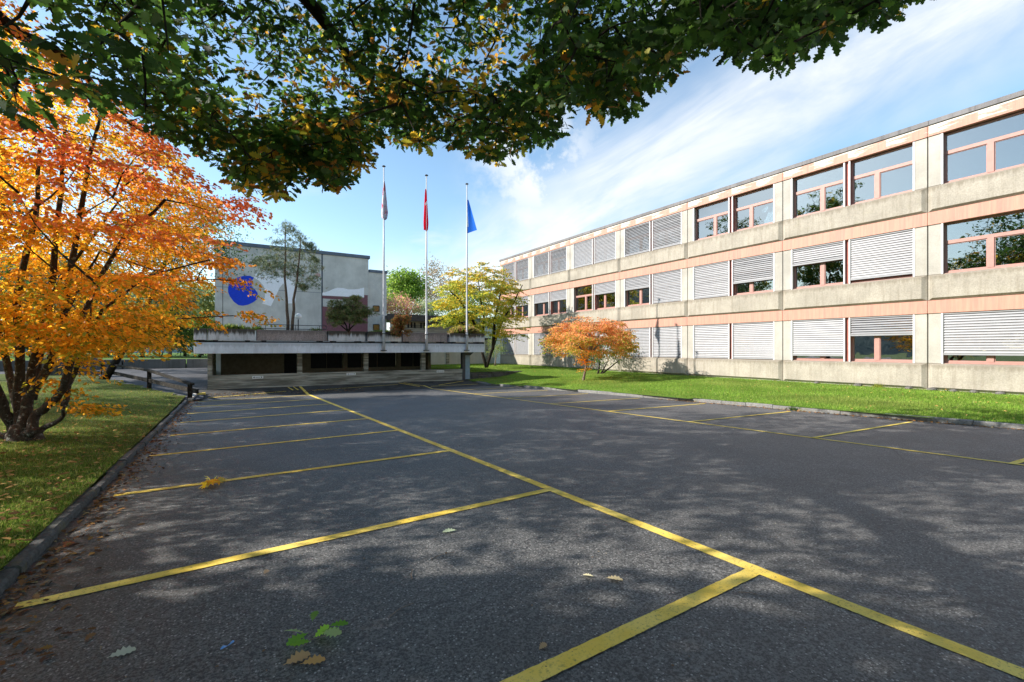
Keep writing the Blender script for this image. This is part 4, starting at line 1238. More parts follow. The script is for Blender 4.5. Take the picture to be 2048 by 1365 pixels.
rs = np.random.RandomState(23)
TX, TY = -3.3, 12.3
iron = thing('ironwood_tree', 'multi-stemmed tree with golden orange and coral leaves on the left lawn', 'tree', (TX, TY, -.1))
RE_Y = np.array([-90, 90, 150, 200, 250, 300, 350, 400, 430, 470, 520, 550, 566, 575, 600, 622, 632, 645, 665, 685, 700, 712, 730])
RE_X = np.array([20, 150, 225, 270, 330, 395, 440, 480, 495, 485, 470, 425, 470, 430, 415, 410, 455, 390, 350, 345, 290, 215, 150])
def in_iron(P, slack=0):
    x, y, d = pix(P)
    return (x < np.interp(y, RE_Y, RE_X) - slack) & (y > -90) & (y < 715 + 10 * np.sin(x * .05)) & (d > 4)
out = []; tot = 0
while tot < 2700:
    v = rs.uniform(-1, 1, (8000, 3)); dd = np.linalg.norm(v, axis=1)
    Pp = np.array([TX, TY, 5.2]) + v * [5.2, 4.8, 4.6]
    lay = np.sin(Pp[:, 2] * 7.5 + np.sin(Pp[:, 0] * 1.1) * 1.5 + np.sin(Pp[:, 1] * .9) * 1.5)
    k = (dd < 1) & (dd > .28) & (lay > -.12) & in_iron(Pp, 72) & (Pp[:, 2] > 1.55)
    out.append(Pp[k]); tot += k.sum()
O = np.vstack(out)[:2700]
tips = np.array([at(470 + rs.uniform(-60, 30), 560 + rs.uniform(-6, 4), 9.2) for _ in range(5)] + [at(455 + rs.uniform(-90, 30), 630 + rs.uniform(-5, 5), 9.0) for _ in range(10)]
                + [at(435 + rs.uniform(-60, 30), 520 + rs.uniform(-10, 8), 9.2) for _ in range(8)] + [at(rs.uniform(225, 340), rs.uniform(672, 690), 8.9) for _ in range(12)] + [at(rs.uniform(420, 480), rs.uniform(395, 440), 9.4) for _ in range(14)])
low = np.array([at(120 + rs.uniform(-30, 20), 780 + rs.uniform(-10, 25), 8.6) for _ in range(5)] + [at(150 + rs.uniform(-15, 20), 815, 8.5) for _ in range(6)] + [at(95 + rs.uniform(-20, 20), 760, 8.6) for _ in range(4)] + [at(135, 715 + rs.uniform(-10, 25), 8.6) for _ in range(6)])
q_ = np.array([at(a, b_, c_) for a, b_, c_ in zip(rs.uniform(-120, 290, 240), rs.uniform(610, 704, 240), rs.uniform(6.8, 10.5, 240))])
O = np.vstack([O, tips, low, q_[in_iron(q_, 20)]])
P, ax, nr, sz, o_, e_ = sprays(rs, O, (TX, TY), 34, (.35, .85), .22, (.062, .095), .5)
x, y, d = pix(P)
out_ = np.clip((x - 120) / 330, 0, 1); hi = np.clip((690 - y) / 330, 0, 1)
c_y = np.array([.82, .46, .03]); c_o = np.array([.84, .35, .035]); c_r = np.array([.82, .24, .10]); c_g = np.array([.34, .32, .03])
dist = np.linalg.norm((P - np.array([TX, TY, 4.4])) / [5, 4.8, 3.9], axis=1)
latp = (x - 1024) / 910 * d
redness = np.clip((latp + 8.0) / 2.7 * (.05 + 1.15 * hi) + dist * .22 - .12, 0, 1) * rs.uniform(.55, 1.3, len(P))
pm = np.sin(P[:, 0] * 2.1 + 1) * np.sin(P[:, 1] * 1.7) * np.sin(P[:, 2] * 2.6)
redness = np.clip(redness + pm * .25, 0, 1)[:, None]
col = np.where(redness < .5, c_y + (c_o - c_y) * redness * 2, c_o + (c_r - c_o) * (redness * 2 - 1))
gr = (rs.rand(len(P)) < .16 * (1 - redness[:, 0]) * (1 + 1.5 * (y > 560)))[:, None]
col = np.where(gr, c_g, col) * rs.uniform(.7, 1.15, len(P))[:, None]
leaf_mesh('crown', P, ax, nr, sz, np.clip(col, 0, 1), TV, M['leaf_thin'], iron)
mb = MB(); roots = []
ST = [([(50, 884), (28, 858), (12, 825), (-8, 770), (-45, 690), (-90, 560)], .16, 8.6), ([(45, 876), (36, 800), (40, 720), (34, 600), (70, 440), (80, 300)], .125, 8.7), ([(50, 868), (54, 800), (92, 742), (122, 655), (150, 500), (175, 330), (200, 240)], .115, 8.5),
      ([(58, 872), (72, 828), (112, 800), (132, 762), (150, 690), (176, 600), (250, 470), (330, 400)], .11, 8.4), ([(60, 868), (90, 856), (122, 838), (130, 812)], .085, 8.3), ([(130, 812), (140, 770), (165, 702), (205, 620), (300, 552), (420, 520)], .06, 8.4),
      ([(42, 878), (5, 872), (-60, 850), (-140, 780)], .14, 8.5), ([(50, 862), (62, 740), (100, 600), (118, 440), (130, 260)], .12, 9.0), ([(48, 870), (20, 760), (-10, 620), (-30, 420)], .11, 9.4),
      ([(64, 800), (84, 700), (96, 600), (180, 480), (240, 400)], .07, 9.2), ([(112, 660), (170, 560), (200, 500), (360, 560), (470, 563)], .035, 8.9), ([(140, 700), (200, 650), (330, 640), (470, 632)], .03, 8.8)]
for pts, r0, dp in ST:
    q = [at(a, b_, dp + .25 * math.sin(i * 1.3)) for i, (a, b_) in enumerate(pts)]
    f_ = []
    for a, b_ in zip(q, q[1:]):
        for k in range(3): f_.append(a + (b_ - a) * k / 3 + rs.normal(size=3) * .012)
    f_.append(q[-1]); K = len(f_)
    r0 *= .78
    mb.tube(f_, [r0 * (1 - .72 * i / (K - 1)) * (1.12 if i == 0 else 1) for i in range(K)], 10)
    roots += f_[4:]
mb.tube([at(52, 898, 8.6), at(50, 884, 8.6), at(48, 866, 8.6), at(46, 848, 8.6)], [.36, .27, .24, .17], 12)
branches(mb, roots, o_[rs.permutation(len(o_))[:420]], rs, .009, r_main=.035)
for i in rs.permutation(len(o_))[:900]: mb.tube([o_[i], (o_[i] + e_[i]) / 2 + [0, 0, .04], e_[i]], [.006, .005, .002], 3, cap=False)
build('trunk', mb, M['bark_lichen'], iron, smooth=True, fix=False)

def spray_tree(name, label, base, cen, rad, n_sp, n_l, length, size, colf, stems, seed, tpl, bark, layers=6.0, zmin=0, r0=.14, extra=None, hollow=.35, sag=.15, mat='leaf_thin', cutf=None):
    rs = np.random.RandomState(seed)
    t_ = thing(name, label, 'tree', tuple(base))
    out = []; tot = 0
    while tot < n_sp:
        v = rs.uniform(-1, 1, (4000, 3)); dd = np.linalg.norm(v, axis=1)
        Pp = np.array(cen) + v * rad
        a_ = np.arctan2(v[:, 1], v[:, 0])
        lay = np.sin(Pp[:, 2] * layers + np.sin(a_ * 3 + seed) * 2.0)
        k = (dd < .88 + .12 * np.sin(a_ * 5 + seed)) & (dd > hollow) & (lay > -.25) & (Pp[:, 2] > zmin)
        if cutf is not None: k &= cutf(Pp)
        out.append(Pp[k]); tot += k.sum()
    O = np.vstack(out)[:n_sp]
    if extra is not None: O = np.vstack([O, extra])
    P, ax, nr, sz, o_, e_ = sprays(rs, O, cen, n_l, length, sag, size, .3, .4, .2)
    leaf_mesh('crown', P, ax, nr, sz, colf(rs, P), tpl, M[mat], t_)
    mb = MB(); roots = []
    for s in stems:
        f_ = []
        for a, b_ in zip(s, s[1:]):
            for k in range(3): f_.append(np.array(a) + (np.array(b_) - np.array(a)) * k / 3 + rs.normal(size=3) * .02)
        f_.append(np.array(s[-1])); K = len(f_)
        mb.tube(f_, [r0 * (1 - .75 * i / (K - 1)) for i in range(K)], 8); roots += f_[4:]
    branches(mb, roots, o_[rs.permutation(len(o_))[:220]], rs, .012, r_main=.05)
    build('trunk', mb, M[bark], t_, smooth=True, fix=False)
    return t_

# yellow maple beside the terrace
def col_maple(rs, P):
    h = np.clip((P[:, 2] - 3.5) / 4.5, 0, 1)[:, None]
    pm = (.5 + .5 * np.sin(P[:, 0] * 1.7) * np.sin(P[:, 2] * 2.3 + P[:, 1]))[:, None]
    a = np.array([.35, .35, .045]); b_ = np.array([.58, .43, .045]); c_ = np.array([.52, .28, .05]); g = np.array([.17, .25, .035])
    c = a + (b_ - a) * pm; c = c + (c_ - c) * np.clip(h * 1.1 - .35 + (pm - .5) * .6, 0, 1) * .8
    k = (rs.rand(len(P)) < .38)[:, None]
    return np.clip(np.where(k, g, c) * rs.uniform(.7, 1.25, len(P))[:, None], 0, 1)
bs = at(972, 738, 35.6)
mst = [[bs, at(985, 700, 35.6), at(1000, 650, 35.4), at(1030, 600, 35), at(1045, 570, 35)], [bs, at(962, 690, 35.7), at(968, 640, 35.8), at(960, 590, 36), at(955, 550, 36)],
       [at(966, 690, 35.7), at(945, 640, 35.4), at(915, 595, 35), at(890, 575, 35)], [at(985, 700, 35.6), at(990, 640, 36), at(1000, 590, 36.4), at(1010, 555, 36.5)], [at(970, 680, 35.7), at(930, 650, 34.8), at(900, 630, 34.5)]]
ex = np.array([at(rsx, rsy, 34.6) for rsx, rsy in zip(np.random.RandomState(1).uniform(985, 1048, 26), np.random.RandomState(2).uniform(655, 684, 26))] + [at(a, b_, 34.2) for a, b_ in zip(np.random.RandomState(3).uniform(872, 930, 22), np.random.RandomState(4).uniform(636, 652, 22))])
spray_tree('maple_tree', 'spreading yellow-olive maple between the terrace and the far end of the school', bs, at(958, 604, 35.6), [3.4, 3.4, 3.0], 950, 24, (.4, .95), (.12, .19), col_maple, mst, 5, TQ, 'bark_dark', 5.0, 2.6, .13, ex)
# small orange maple on the right lawn
def col_small(rs, P):
    e = np.clip((np.linalg.norm((P - cen2)[:, :2], axis=1)) / 2.6, 0, 1); h = np.clip((P[:, 2] - 1.2) / 2.2, 0, 1)
    a = np.array([.68, .37, .11]); r_ = np.array([.64, .29, .16]); g = np.array([.28, .30, .03]); yl_ = np.array([.80, .40, .05])
    pr = np.clip(.5 * h + .3 * rs.rand(len(P)), 0, 1)[:, None]
    c = a + (r_ - a) * pr
    gk = (rs.rand(len(P)) < np.clip(.12 + .8 * (e - .6) * (1.1 - h) * 1.6, .10, .7))[:, None]
    c = np.where(gk, g, c); c = np.where((h < .15)[:, None] & (e < .35)[:, None], yl_, c)
    return np.clip(c * rs.uniform(.7, 1.2, len(P))[:, None], 0, 1)
b2 = at(1166, 766, 26.2); cen2 = at(1180, 690, 26.2)
st2 = [[b2, at(1170, 740, 26.2), at(1176, 715, 26.1), at(1182, 690, 26)], [at(1174, 725, 26.1), at(1160, 695, 26), at(1130, 680, 25.6)], [at(1176, 715, 26.1), at(1200, 685, 26.3), at(1235, 670, 26.4)], [at(1180, 700, 26), at(1178, 665, 26.4), at(1165, 645, 26.6)], [at(1180, 700, 26), at(1205, 660, 27)]]
ex = np.array([at(1172 + a, b_, 26.0) for a, b_ in zip(np.random.RandomState(1).uniform(-9, 12, 26), np.random.RandomState(2).uniform(700, 745, 26))])
spray_tree('small_maple', 'small orange maple with a leafy orange trunk alone on the right lawn', b2, cen2 - [0, 0, .05], [2.65, 2.65, 1.75], 1250, 22, (.2, .5), (.075, .12), col_small, st2, 8, TQ, 'bark_pale', 9.0, 1.0, .085, ex, hollow=.55, sag=.3,
           cutf=lambda P: P[:, 2] > 1.5 + .25 * np.sin(P[:, 0] * 4))
# bare twigs on its top are left to the branches; dark shrub tree behind it
b3 = np.array([21.0, 22.6, -.05]); c3 = at(1205, 690, 30.3)
simple_tree('shrub_tree', 'dark green small tree close to the school wall, behind the orange maple', b3, 1, c3 - [0, 0, .25], (2.3, 1.5, 1.1), 70, 30, (.09, .14), [(.05, .10, .015), (.12, .17, .02), (.03, .06, .012)], [3, 2, 2], TQ, 12, 'bark_dark', .12, .55, group=None, stems=3)
bz = at(990, 728, 39)
simple_tree('shrub', 'light green airy shrub in front of the pale wall, right of the yellow maple trunk', (bz[0], bz[1], .1), 1, at(993, 690, 39), (1.0, .9, 1.7), 34, 34, (.07, .11), [(.16, .22, .05), (.28, .30, .10), (.08, .14, .03)], [3, 2, 2], TQ, 40, 'bark_pale', .05, .4, stems=4, cat='shrub')

# far trees behind the terrace
def far(name, label, px, py, d, rx, rz, cols, wts, seed, n=70, nl=60, size=(.25, .4), rad=1.3, bark='bark_dark', leafmat='leaf', cat='tree', base_z=-.8, group='trees far behind the terrace and road', **kw):
    c = at(px, py, d)
    return simple_tree(name, label, (c[0], c[1], base_z), 1, c, (rx, rx, rz), n, nl, size, cols, wts, TQ, seed, bark, .22, rad, leafmat, group if cat == 'tree' else None, cat=cat, **kw)
far('lime_tree', 'bright green tree far behind, in the gap between the left and middle flagpoles', 812, 578, 62, 2.6, 3.1, [(.14, .22, .03), (.19, .26, .035), (.08, .15, .02)], [3, 2, 2], 51, 90, 70)
far('poplar_tree', 'tall brownish half-bare tree behind the lime green one', 862, 575, 82, 3.9, 5.0, [(.22, .16, .10), (.28, .20, .10), (.16, .15, .09)], [2, 1, 1], 52, 90, 42, (.22, .36), 1.5, 'bark_pale')
far('poplar_tree', 'tall olive tree at the corner of the mural hall', 786, 585, 84, 2.2, 4.0, [(.15, .20, .08), (.22, .24, .12)], [2, 1], 53, 60, 40, (.25, .4), 1.3)
far('pink_shrub', 'pinkish-red topped spreading shrub above the dark pavilion roof', 800, 616, 54, 3.6, 1.5, [(.50, .20, .20), (.42, .30, .12), (.28, .30, .08)], [3, 2, 2], 54, 80, 60, (.14, .24), .9, cat='shrub')
far('silver_shrub', 'pale grey-green shrub right of the pink shrub', 858, 622, 54, 2.4, 1.4, [(.24, .28, .16), (.16, .22, .10)], [2, 2], 55, 50, 50, (.14, .24), .8, cat='shrub')
far('linden_tree', 'mid green tree far behind the yellow maple', 935, 612, 70, 4.6, 3.4, [(.10, .16, .03), (.16, .20, .04)], [2, 1], 56, 80, 50)
# left background
LT = [('spruce_tree', 'dark spruce directly behind the orange tree crown', 120, 560, 60, 4.0, 7.5, 0), ('linden_tree', 'dark leafy tree at the left margin behind the lawn', -40, 560, 56, 5.5, 7.0, 1), ('linden_tree', 'broad green tree behind the middle of the orange crown', 215, 590, 58, 4.6, 6.0, 1),
      ('pine_tree', 'grey-green pine with a straight bare trunk left of the mural hall', 338, 600, 52, 3.6, 2.6, 2), ('larch_tree', 'golden-green larch just left of the mural hall edge', 404, 602, 66, 2.6, 3.6, 3), ('linden_tree', 'bushy green tree left of the bare pine trunk', 285, 640, 54, 3.6, 3.6, 1),
      ('larch_tree', 'yellowing tree between the bare pine trunk and the mural hall', 372, 652, 60, 3.0, 2.6, 3), ('spruce_tree', 'dark spruce far left behind the stone pier', 40, 600, 66, 4.5, 8, 0)]
PAL = {0: ([(.025, .055, .02), (.04, .08, .03)], [1, 1]), 1: ([(.045, .10, .018), (.09, .15, .02), (.03, .06, .015)], [2, 1, 1]), 2: ([(.07, .12, .07), (.12, .15, .07)], [1, 1]), 3: ([(.28, .26, .08), (.16, .20, .07)], [1, 1])}
for i, (nm, lb, px, py, d, rx, rz, k) in enumerate(LT):
    far(nm, lb, px, py, d, rx, rz, PAL[k][0], PAL[k][1], 60 + i, 80, 52, (.26, .42), 1.25, 'bark_pine' if k == 2 else 'bark_dark', base_z=.2)
hs = []
rs = np.random.RandomState(77)
for i, (px, lb) in enumerate([(-60, 'dark clipped bush at the far left beyond the stone pier'), (60, 'dark bush behind the stems of the orange tree'), (175, 'dark green bush above the stone pier'), (250, 'green bush above the left end of the block wall'), (318, 'low green bush beside the bare pine trunk'), (396, 'light green bush against the terrace edge')]):
    c = at(px, 668 + rs.uniform(-6, 6), 54)
    simple_tree('bush', lb, (c[0], c[1], .4), 1, c, (3.8, 2.2, 2.7), 70, 60, (.16, .28), [(.035, .075, .015), (.07, .11, .02), (.14, .17, .03)], [3, 2, 1], TQ, 90 + i, 'bark_dark', .1, .9, group='bushes behind the block wall', cat='bush', stems=2)
# leafy tree at middle distance whose twigs show beyond the orange crown
g1 = at(352, 478, 24)
simple_tree('park_tree', 'green leafy tree whose dark twigs show just past the tip of the orange crown', (*at(200, 720, 25.5)[:2], -.4), 1, g1, (3.9, 3.9, 2.6), 150, 52, (.09, .14), [(.04, .085, .015), (.07, .12, .02), (.03, .06, .01)], [3, 2, 2], TQ, 101, 'bark_dark', .2, .8, group='park trees along the left of the lawn')
for i, (x, y, r, h, lb) in enumerate([(-24.5, 31, 6.2, 25, 'tall park tree nearest the end of the paved road'), (-22, 8, 6.4, 22, 'tall park tree left of the great oak'), (-21, -4, 6.2, 21, 'tall park tree behind the camera side of the lawn'), (-24.5, 44, 6.2, 25, 'tall park tree beyond the timber fence'), (-10.5, 7.0, 3.0, 9, 'slender park tree between the oak and the ironwood'), (-13.5, 37, 5, 17, 'park tree at the bend of the paved road'), (-14, 26, 5, 17, 'park tree behind the left side of the ironwood'), (-22, 55, 6.6, 25, 'tallest park tree, behind the block wall at the far left'), (-4, -15, 5.5, 14, 'unseen tree added behind the oak to darken the near asphalt'), (7, -17, 6, 15, 'unseen tree added behind the camera to darken the near asphalt'), (17, -19, 6, 15, 'unseen tree added at the right behind the camera to darken the near asphalt')]):
    simple_tree('park_tree', lb, (x, y, -.2), 1, (x, y, h - r * 1.15), (r, r, r * 1.15), 120 if x < -21.5 else 150, 60, (.22, .36), [(.05, .10, .018), (.09, .14, .025), (.25, .2, .03)], [3, 2, 1], TQ, 110 + i, 'bark_dark', .3, .70,  group='park trees along the left of the lawn')  # the three trees behind the camera are added to darken the near asphalt

# ---------------------------------------------------------------- terrace planting
rs = np.random.RandomState(31)
def needle_plant(name, label, cat, base, stems, clumps, d, cols, wts, size, n, bark, r0, seed, flat=.55, tpl=TN, mat='needle'):
    rs = np.random.RandomState(seed)
    t_ = thing(name, label, cat, tuple(base))
    C = np.array([at(a, b_, d + rs.uniform(-.8, .8) * min(1.0, r_ / 18)) for a, b_, r_ in clumps]); R = np.array([r_ / 910 * d for *_, r_ in clumps])
    mb = MB(); roots = []
    for s in stems:
        q = [at(a, b_, d + .0) for a, b_ in s]; f_ = []
        for a, b_ in zip(q, q[1:]):
            for k in range(3): f_.append(a + (b_ - a) * k / 3 + rs.normal(size=3) * .015)
        f_.append(q[-1]); K = len(f_); mb.tube(f_, [r0 * (1 - .7 * i / (K - 1)) for i in range(K)], 7); roots += f_[2:]
    # several small tufts in each clump
    sub = []; sr = []
    for c, r_ in zip(C, R):
        for _ in range(9):
            sub.append(c + rs.normal(size=3) * [r_ * .55, r_ * .55, r_ * .38]); sr.append(r_ * .42)
    sub = np.array(sub)
    branches(mb, roots, np.vstack([C, sub[::2]]), rs, .008, r_main=.03)
    build('trunk', mb, M[bark], t_, smooth=True, fix=False)
    P, ax, nr, sz = clump_leaves(rs, sub, n, np.array(sr), flat, size, .2, 1.2)
    ax[:, 2] += .45
    leaf_mesh('crown', P, ax, nr, sz, tintmix(rs, len(P), cols, wts), tpl, M[mat], t_)
needle_plant('pine_tree', 'twin-stemmed airy pine growing from the terrace in front of the blue and white mural', 'tree', at(580, 662, 23.4), [[(577, 664), (573, 600), (570, 540), (571, 450)], [(584, 664), (588, 600), (596, 545), (601, 475)]],
             [(572, 468, 26), (597, 478, 22), (548, 512, 24), (575, 515, 28), (606, 515, 24), (524, 540, 18), (545, 546, 22), (600, 545, 24), (628, 532, 15), (624, 562, 17), (612, 576, 10), (571, 492, 22), (622, 500, 15), (584, 458, 14), (565, 540, 18), (612, 490, 14), (519, 524, 9), (540, 530, 14), (632, 518, 9), (585, 535, 18)],
             23.4, [(.15, .21, .11), (.24, .28, .14), (.09, .13, .07), (.34, .29, .13)], [3, 3, 2, 1], (.10, .16), 16, 'bark_pine', .085, 61)
mug = []
for a in np.linspace(-1.15, 1.15, 15):
    for rr in (.5, .72, .92):
        mug.append((697 + math.sin(a) * 50 * rr, 664 - math.cos(a * .8) * 62 * rr * (1 + .15 * math.sin(a * 7)), 9))
mug += [(712, 600, 8), (708, 596, 6), (691, 602, 7)]
needle_plant('mugo_pine', 'bowl-shaped dark mountain pine shrub on the terrace in front of the maroon mural', 'shrub', at(697, 664, 24.2), [[(697, 664), (690, 645), (672, 625)], [(697, 664), (700, 640), (706, 612)], [(697, 664), (712, 645), (730, 615)], [(697, 664), (680, 650), (655, 632)]],
             mug, 24.2, [(.12, .17, .05), (.20, .22, .07), (.26, .19, .09)], [3, 2, 1], (.08, .13), 12, 'bark_dark', .045, 62, tpl=TN)
red = [(803 + rs.uniform(-14, 12), y_, 7) for y_ in np.linspace(632, 668, 22)]
needle_plant('barberry_shrub', 'reddish-green upright shrub on the terrace in front of the pavilion', 'shrub', at(797, 670, 25.2), [[(797, 671), (795, 655), (799, 640)], [(797, 671), (806, 655), (811, 638)]], red, 25.2, [(.30, .10, .04), (.12, .13, .03), (.20, .12, .04)], [2, 2, 1], (.06, .10), 26, 'bark_dark', .03, 63, tpl=TQ, mat='leaf')
def tuft(name, label, x0, x1, y, z, n, h, cols, wts, seed, cat='plant', group=None, wid=.35, leaf=TB, sz=None):
    rs = np.random.RandomState(seed)
    P = np.column_stack([rs.uniform(x0, x1, n), rs.uniform(y, y + wid, n), np.full(n, z)])
    k = 1 - np.abs((P[:, 0] - (x0 + x1) / 2) / ((x1 - x0) / 2)) ** 3 * .7
    ax = rnd_dir(rs, n, 1.6)
    o = leaf_mesh(name, P, ax, rnd_dir(rs, n, 0), rs.uniform(h * .4, h, n) * k, tintmix(rs, n, cols, wts), leaf, M['grass'], None, (x0, y, z))
    return tag(o, label, cat, group)
GR = ([(.12, .2, .03), (.25, .28, .06), (.06, .12, .02)], [2, 2, 1])
tuft('ornamental_grass', 'tall grass with reddish seed heads in the rightmost planter around the blue flag pole', 11.45, 13.5, 25.3, 2.57, 2600, .62, [(.35, .30, .08), (.42, .24, .12), (.20, .26, .04)], [2, 2, 2], 1, 'grass')
tuft('weed_tuft', 'thin green weeds sprouting on the second planter from the left', -.6, 1.0, 25.25, 2.57, 700, .38, *GR, 2, 'plant', 'weeds in the terrace planters')
tuft('weed_tuft', 'small weeds at the left end of the railing', .95, 1.5, 25.4, 2.57, 200, .34, *GR, 3, 'plant', 'weeds in the terrace planters')
tuft('weed_tuft', 'short mossy grass at the foot of the left flagpole', 6.6, 8.3, 25.2, 2.57, 1000, .22, *GR, 4, 'plant', 'weeds in the terrace planters')
tuft('weed_tuft', 'a few weeds under the railing near the pine stems', 3.6, 4.2, 25.4, 2.57, 120, .3, *GR, 5, 'plant', 'weeds in the terrace planters')
c = at(404, 648, 21.6)
simple_tree('shrub', 'leafy green shrub spilling over the left end of the terrace', (c[0], c[1], 2.5), 1, c, (.62, .4, .32), 34, 34, (.06, .10), [(.08, .15, .02), (.15, .22, .03), (.05, .1, .015)], [2, 2, 1], TQ, 130, 'bark_dark', .03, .24, cat='shrub', stems=3)

# ---------------------------------------------------------------- lawns, litter
rs = np.random.RandomState(5)
def blades(name, label, n, samp, zf, h, cols, wts, seed, m='grass', near=None):
    rs = np.random.RandomState(seed)
    XY = samp(rs, n); P = np.column_stack([XY, [zf(a, b_) - .005 for a, b_ in XY]])
    k = len(P)
    ax = rnd_dir(rs, k, 1.5)
    patch = (.5 + .5 * np.sin(P[:, 0] * 1.9 + np.sin(P[:, 1] * .8) * 2) * np.sin(P[:, 1] * 1.3))[:, None]
    p2 = (1.0 if XY[:, 0].mean() > 5 else .45) * np.clip(np.sin(P[:, 0] * .9 + 2) * np.sin(P[:, 1] * .55 + 1) * 1.3 + .25 * np.sin(P[:, 0] * 4.1) * np.sin(P[:, 1] * 3.3), 0, 1)[:, None] * .45
    col = tintmix(rs, k, cols, wts) * (.8 + .4 * patch); col = col * (1 - p2) + np.array([.34, .33, .10]) * p2 * (.6 + .5 * patch)
    o = leaf_mesh(name, P, ax, rnd_dir(rs, k, 0), rs.uniform(h * .5, h, k), col, (np.array([(0, .09, 0), (0, -.09, 0), (1, 0, .15)]), [(0, 1, 2)]), M[m])
    return tag(o, label, 'grass', None, 'stuff')
def s_right(rs, n):
    Y = 1.5 + 26 * rs.rand(n) ** 1.25; xk = np.array([kerb_x(a) for a in Y]); X = xk + .12 + (22.95 - xk - .12) * rs.rand(n)
    return np.column_stack([X, Y])
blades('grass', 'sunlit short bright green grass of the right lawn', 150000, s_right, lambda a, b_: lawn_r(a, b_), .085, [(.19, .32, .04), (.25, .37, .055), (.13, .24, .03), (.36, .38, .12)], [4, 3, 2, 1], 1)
blades('grass', 'grass on the bank above the dark stone wall', 16000, lambda rs, n: np.column_stack([rs.uniform(11.3, 22.8, n), rs.uniform(26.5, 39.5, n)]), lambda a, b_: .17, .12, [(.14, .25, .02), (.2, .3, .03), (.3, .33, .06)], [3, 2, 1], 2)
def s_left(rs, n):
    d = 3.2 + 20 * rs.rand(n * 2) ** 1.9; t_ = rs.uniform(-.05, .36, n * 2) * 1100
    px = -40 + (rs.rand(n * 2)) * 460
    X = FV[0] * d + RV[0] * (px - 1024) / 910 * d; Y = FV[1] * d + RV[1] * (px - 1024) / 910 * d
    k = (X < LK - .04) & (Y < 22.3 + 2.65 * (-1.2 - X) - .1)
    return np.column_stack([X[k], Y[k]])
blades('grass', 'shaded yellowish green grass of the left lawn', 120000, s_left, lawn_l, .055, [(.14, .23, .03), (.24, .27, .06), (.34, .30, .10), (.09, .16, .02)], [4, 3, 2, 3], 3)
def litter(label, XY, zf, size, cols, wts, seed, up=3.0, dz=.012):
    rs = np.random.RandomState(seed); n = len(XY)
    P = np.column_stack([XY, [zf(a, b_) + dz for a, b_ in XY]])
    ax = rs.normal(size=(n, 3)); ax[:, 2] *= .12
    o = leaf_mesh('leaf_litter', P, ax, rnd_dir(rs, n, up), rs.uniform(size[0], size[1], n), tintmix(rs, n, cols, wts, .35), TO if n < 4000 else TV, M['leaf_dry'])
    return tag(o, label, 'fallen leaves', None, 'stuff')
BR = [(.16, .08, .035), (.24, .13, .06), (.30, .16, .05), (.10, .05, .03), (.32, .26, .14)]
n = 1900
Y = 1.5 + 21 * rs.rand(n) ** 1.3; X = LK + .1 + np.abs(rs.normal(size=n)) * (.14 + .10 * np.sin(Y * 1.3) ** 2)
litter('brown and russet leaves gathered along the left kerb', np.column_stack([X, Y]), lotz, (.03, .085), BR, [2, 3, 1, 2, 1], 1)
n = 1000
litter('scattered brown leaves on the left lawn', s_left(rs, n), lambda a, b_: lawn_l(a, b_) + .03, (.05, .10), [(.35, .2, .07), (.42, .27, .1), (.2, .1, .04)], [2, 2, 1], 2)
n = 700; Y = rs.uniform(2, 12, n); X = np.array([kerb_x(a) for a in Y]) - np.abs(rs.normal(size=n)) * .10 - .01
litter('scattered yellow and brown leaves on the sunny right lawn', s_right(rs, 420), lambda a, b_: lawn_r(a, b_) + .05, (.05, .09), [(.55, .33, .10), (.45, .25, .08), (.6, .48, .12)], [2, 2, 1], 6)
litter('orange-brown leaves gathered along the right kerb', np.column_stack([X, Y]), lotz, (.04, .085), BR + [(.5, .24, .08)], [1, 2, 2, 1, 1, 3], 3)
n = 520
litter('tiny leaf crumbs and acorn bits strewn over the near asphalt', np.column_stack([rs.uniform(-1.2, 6, n), rs.uniform(1.4, 9, n)]), lotz, (.008, .022), [(.32, .25, .16), (.2, .12, .06), (.45, .42, .34)], [2, 2, 1], 4, 1.5, .008)
n = 900
litter('dirt and dead leaves swept against the foot of the garage wall', np.column_stack([rs.uniform(-.7, 6, n), 23.3 + rs.rand(n) ** .7 * 1.2]), lotz, (.04, .09), BR, [2, 2, 1, 3, 1], 5)

# single leaves one can point at
def oneleaf(name, label, cat, x, y, parts):
    t_ = thing(name, label, cat, (x, y, lotz(x, y)))
    for nm, P, ax, nr, sz, col, tp in parts:
        leaf_mesh(nm, [np.array([x, y, lotz(x, y)]) + np.array(p) for p in P], ax, nr, np.array(sz), col, tp, M['leaf_dry' if nm != 'leaf' else 'leaf'], t_)
    return t_
rs = np.random.RandomState(41)
k = 15
a_ = rs.uniform(0, 6.28, k)
oneleaf('leaf_cluster', 'bunch of bright yellow leaves lying across the third stall line', 'leaves', -.15, 7.28, [('leaf', [(rs.uniform(-.1, .1), rs.uniform(-.08, .08), .02 + rs.uniform(0, .07)) for _ in range(k)], [(math.cos(q), math.sin(q), rs.uniform(-.2, .25)) for q in a_], rnd_dir(rs, k, 1.6), rs.uniform(.11, .17, k), tintmix(rs, k, [(.75, .47, .03), (.62, .36, .03), (.5, .45, .12)], [3, 2, 1]), TS)])
sp = thing('oak_sprig', 'fresh green oak sprig fallen on the dark asphalt near the bottom of the picture', 'twig', (.42, 2.93, lotz(.42, 2.93)))
z0 = lotz(.42, 2.93)
sps = [(.02, .03, 60), (.0, -.02, 200), (.05, .02, 20), (.06, -.01, -10), (-.03, .02, 170), (.10, .0, 5), (.02, .08, 100), (-.02, -.05, 240)]
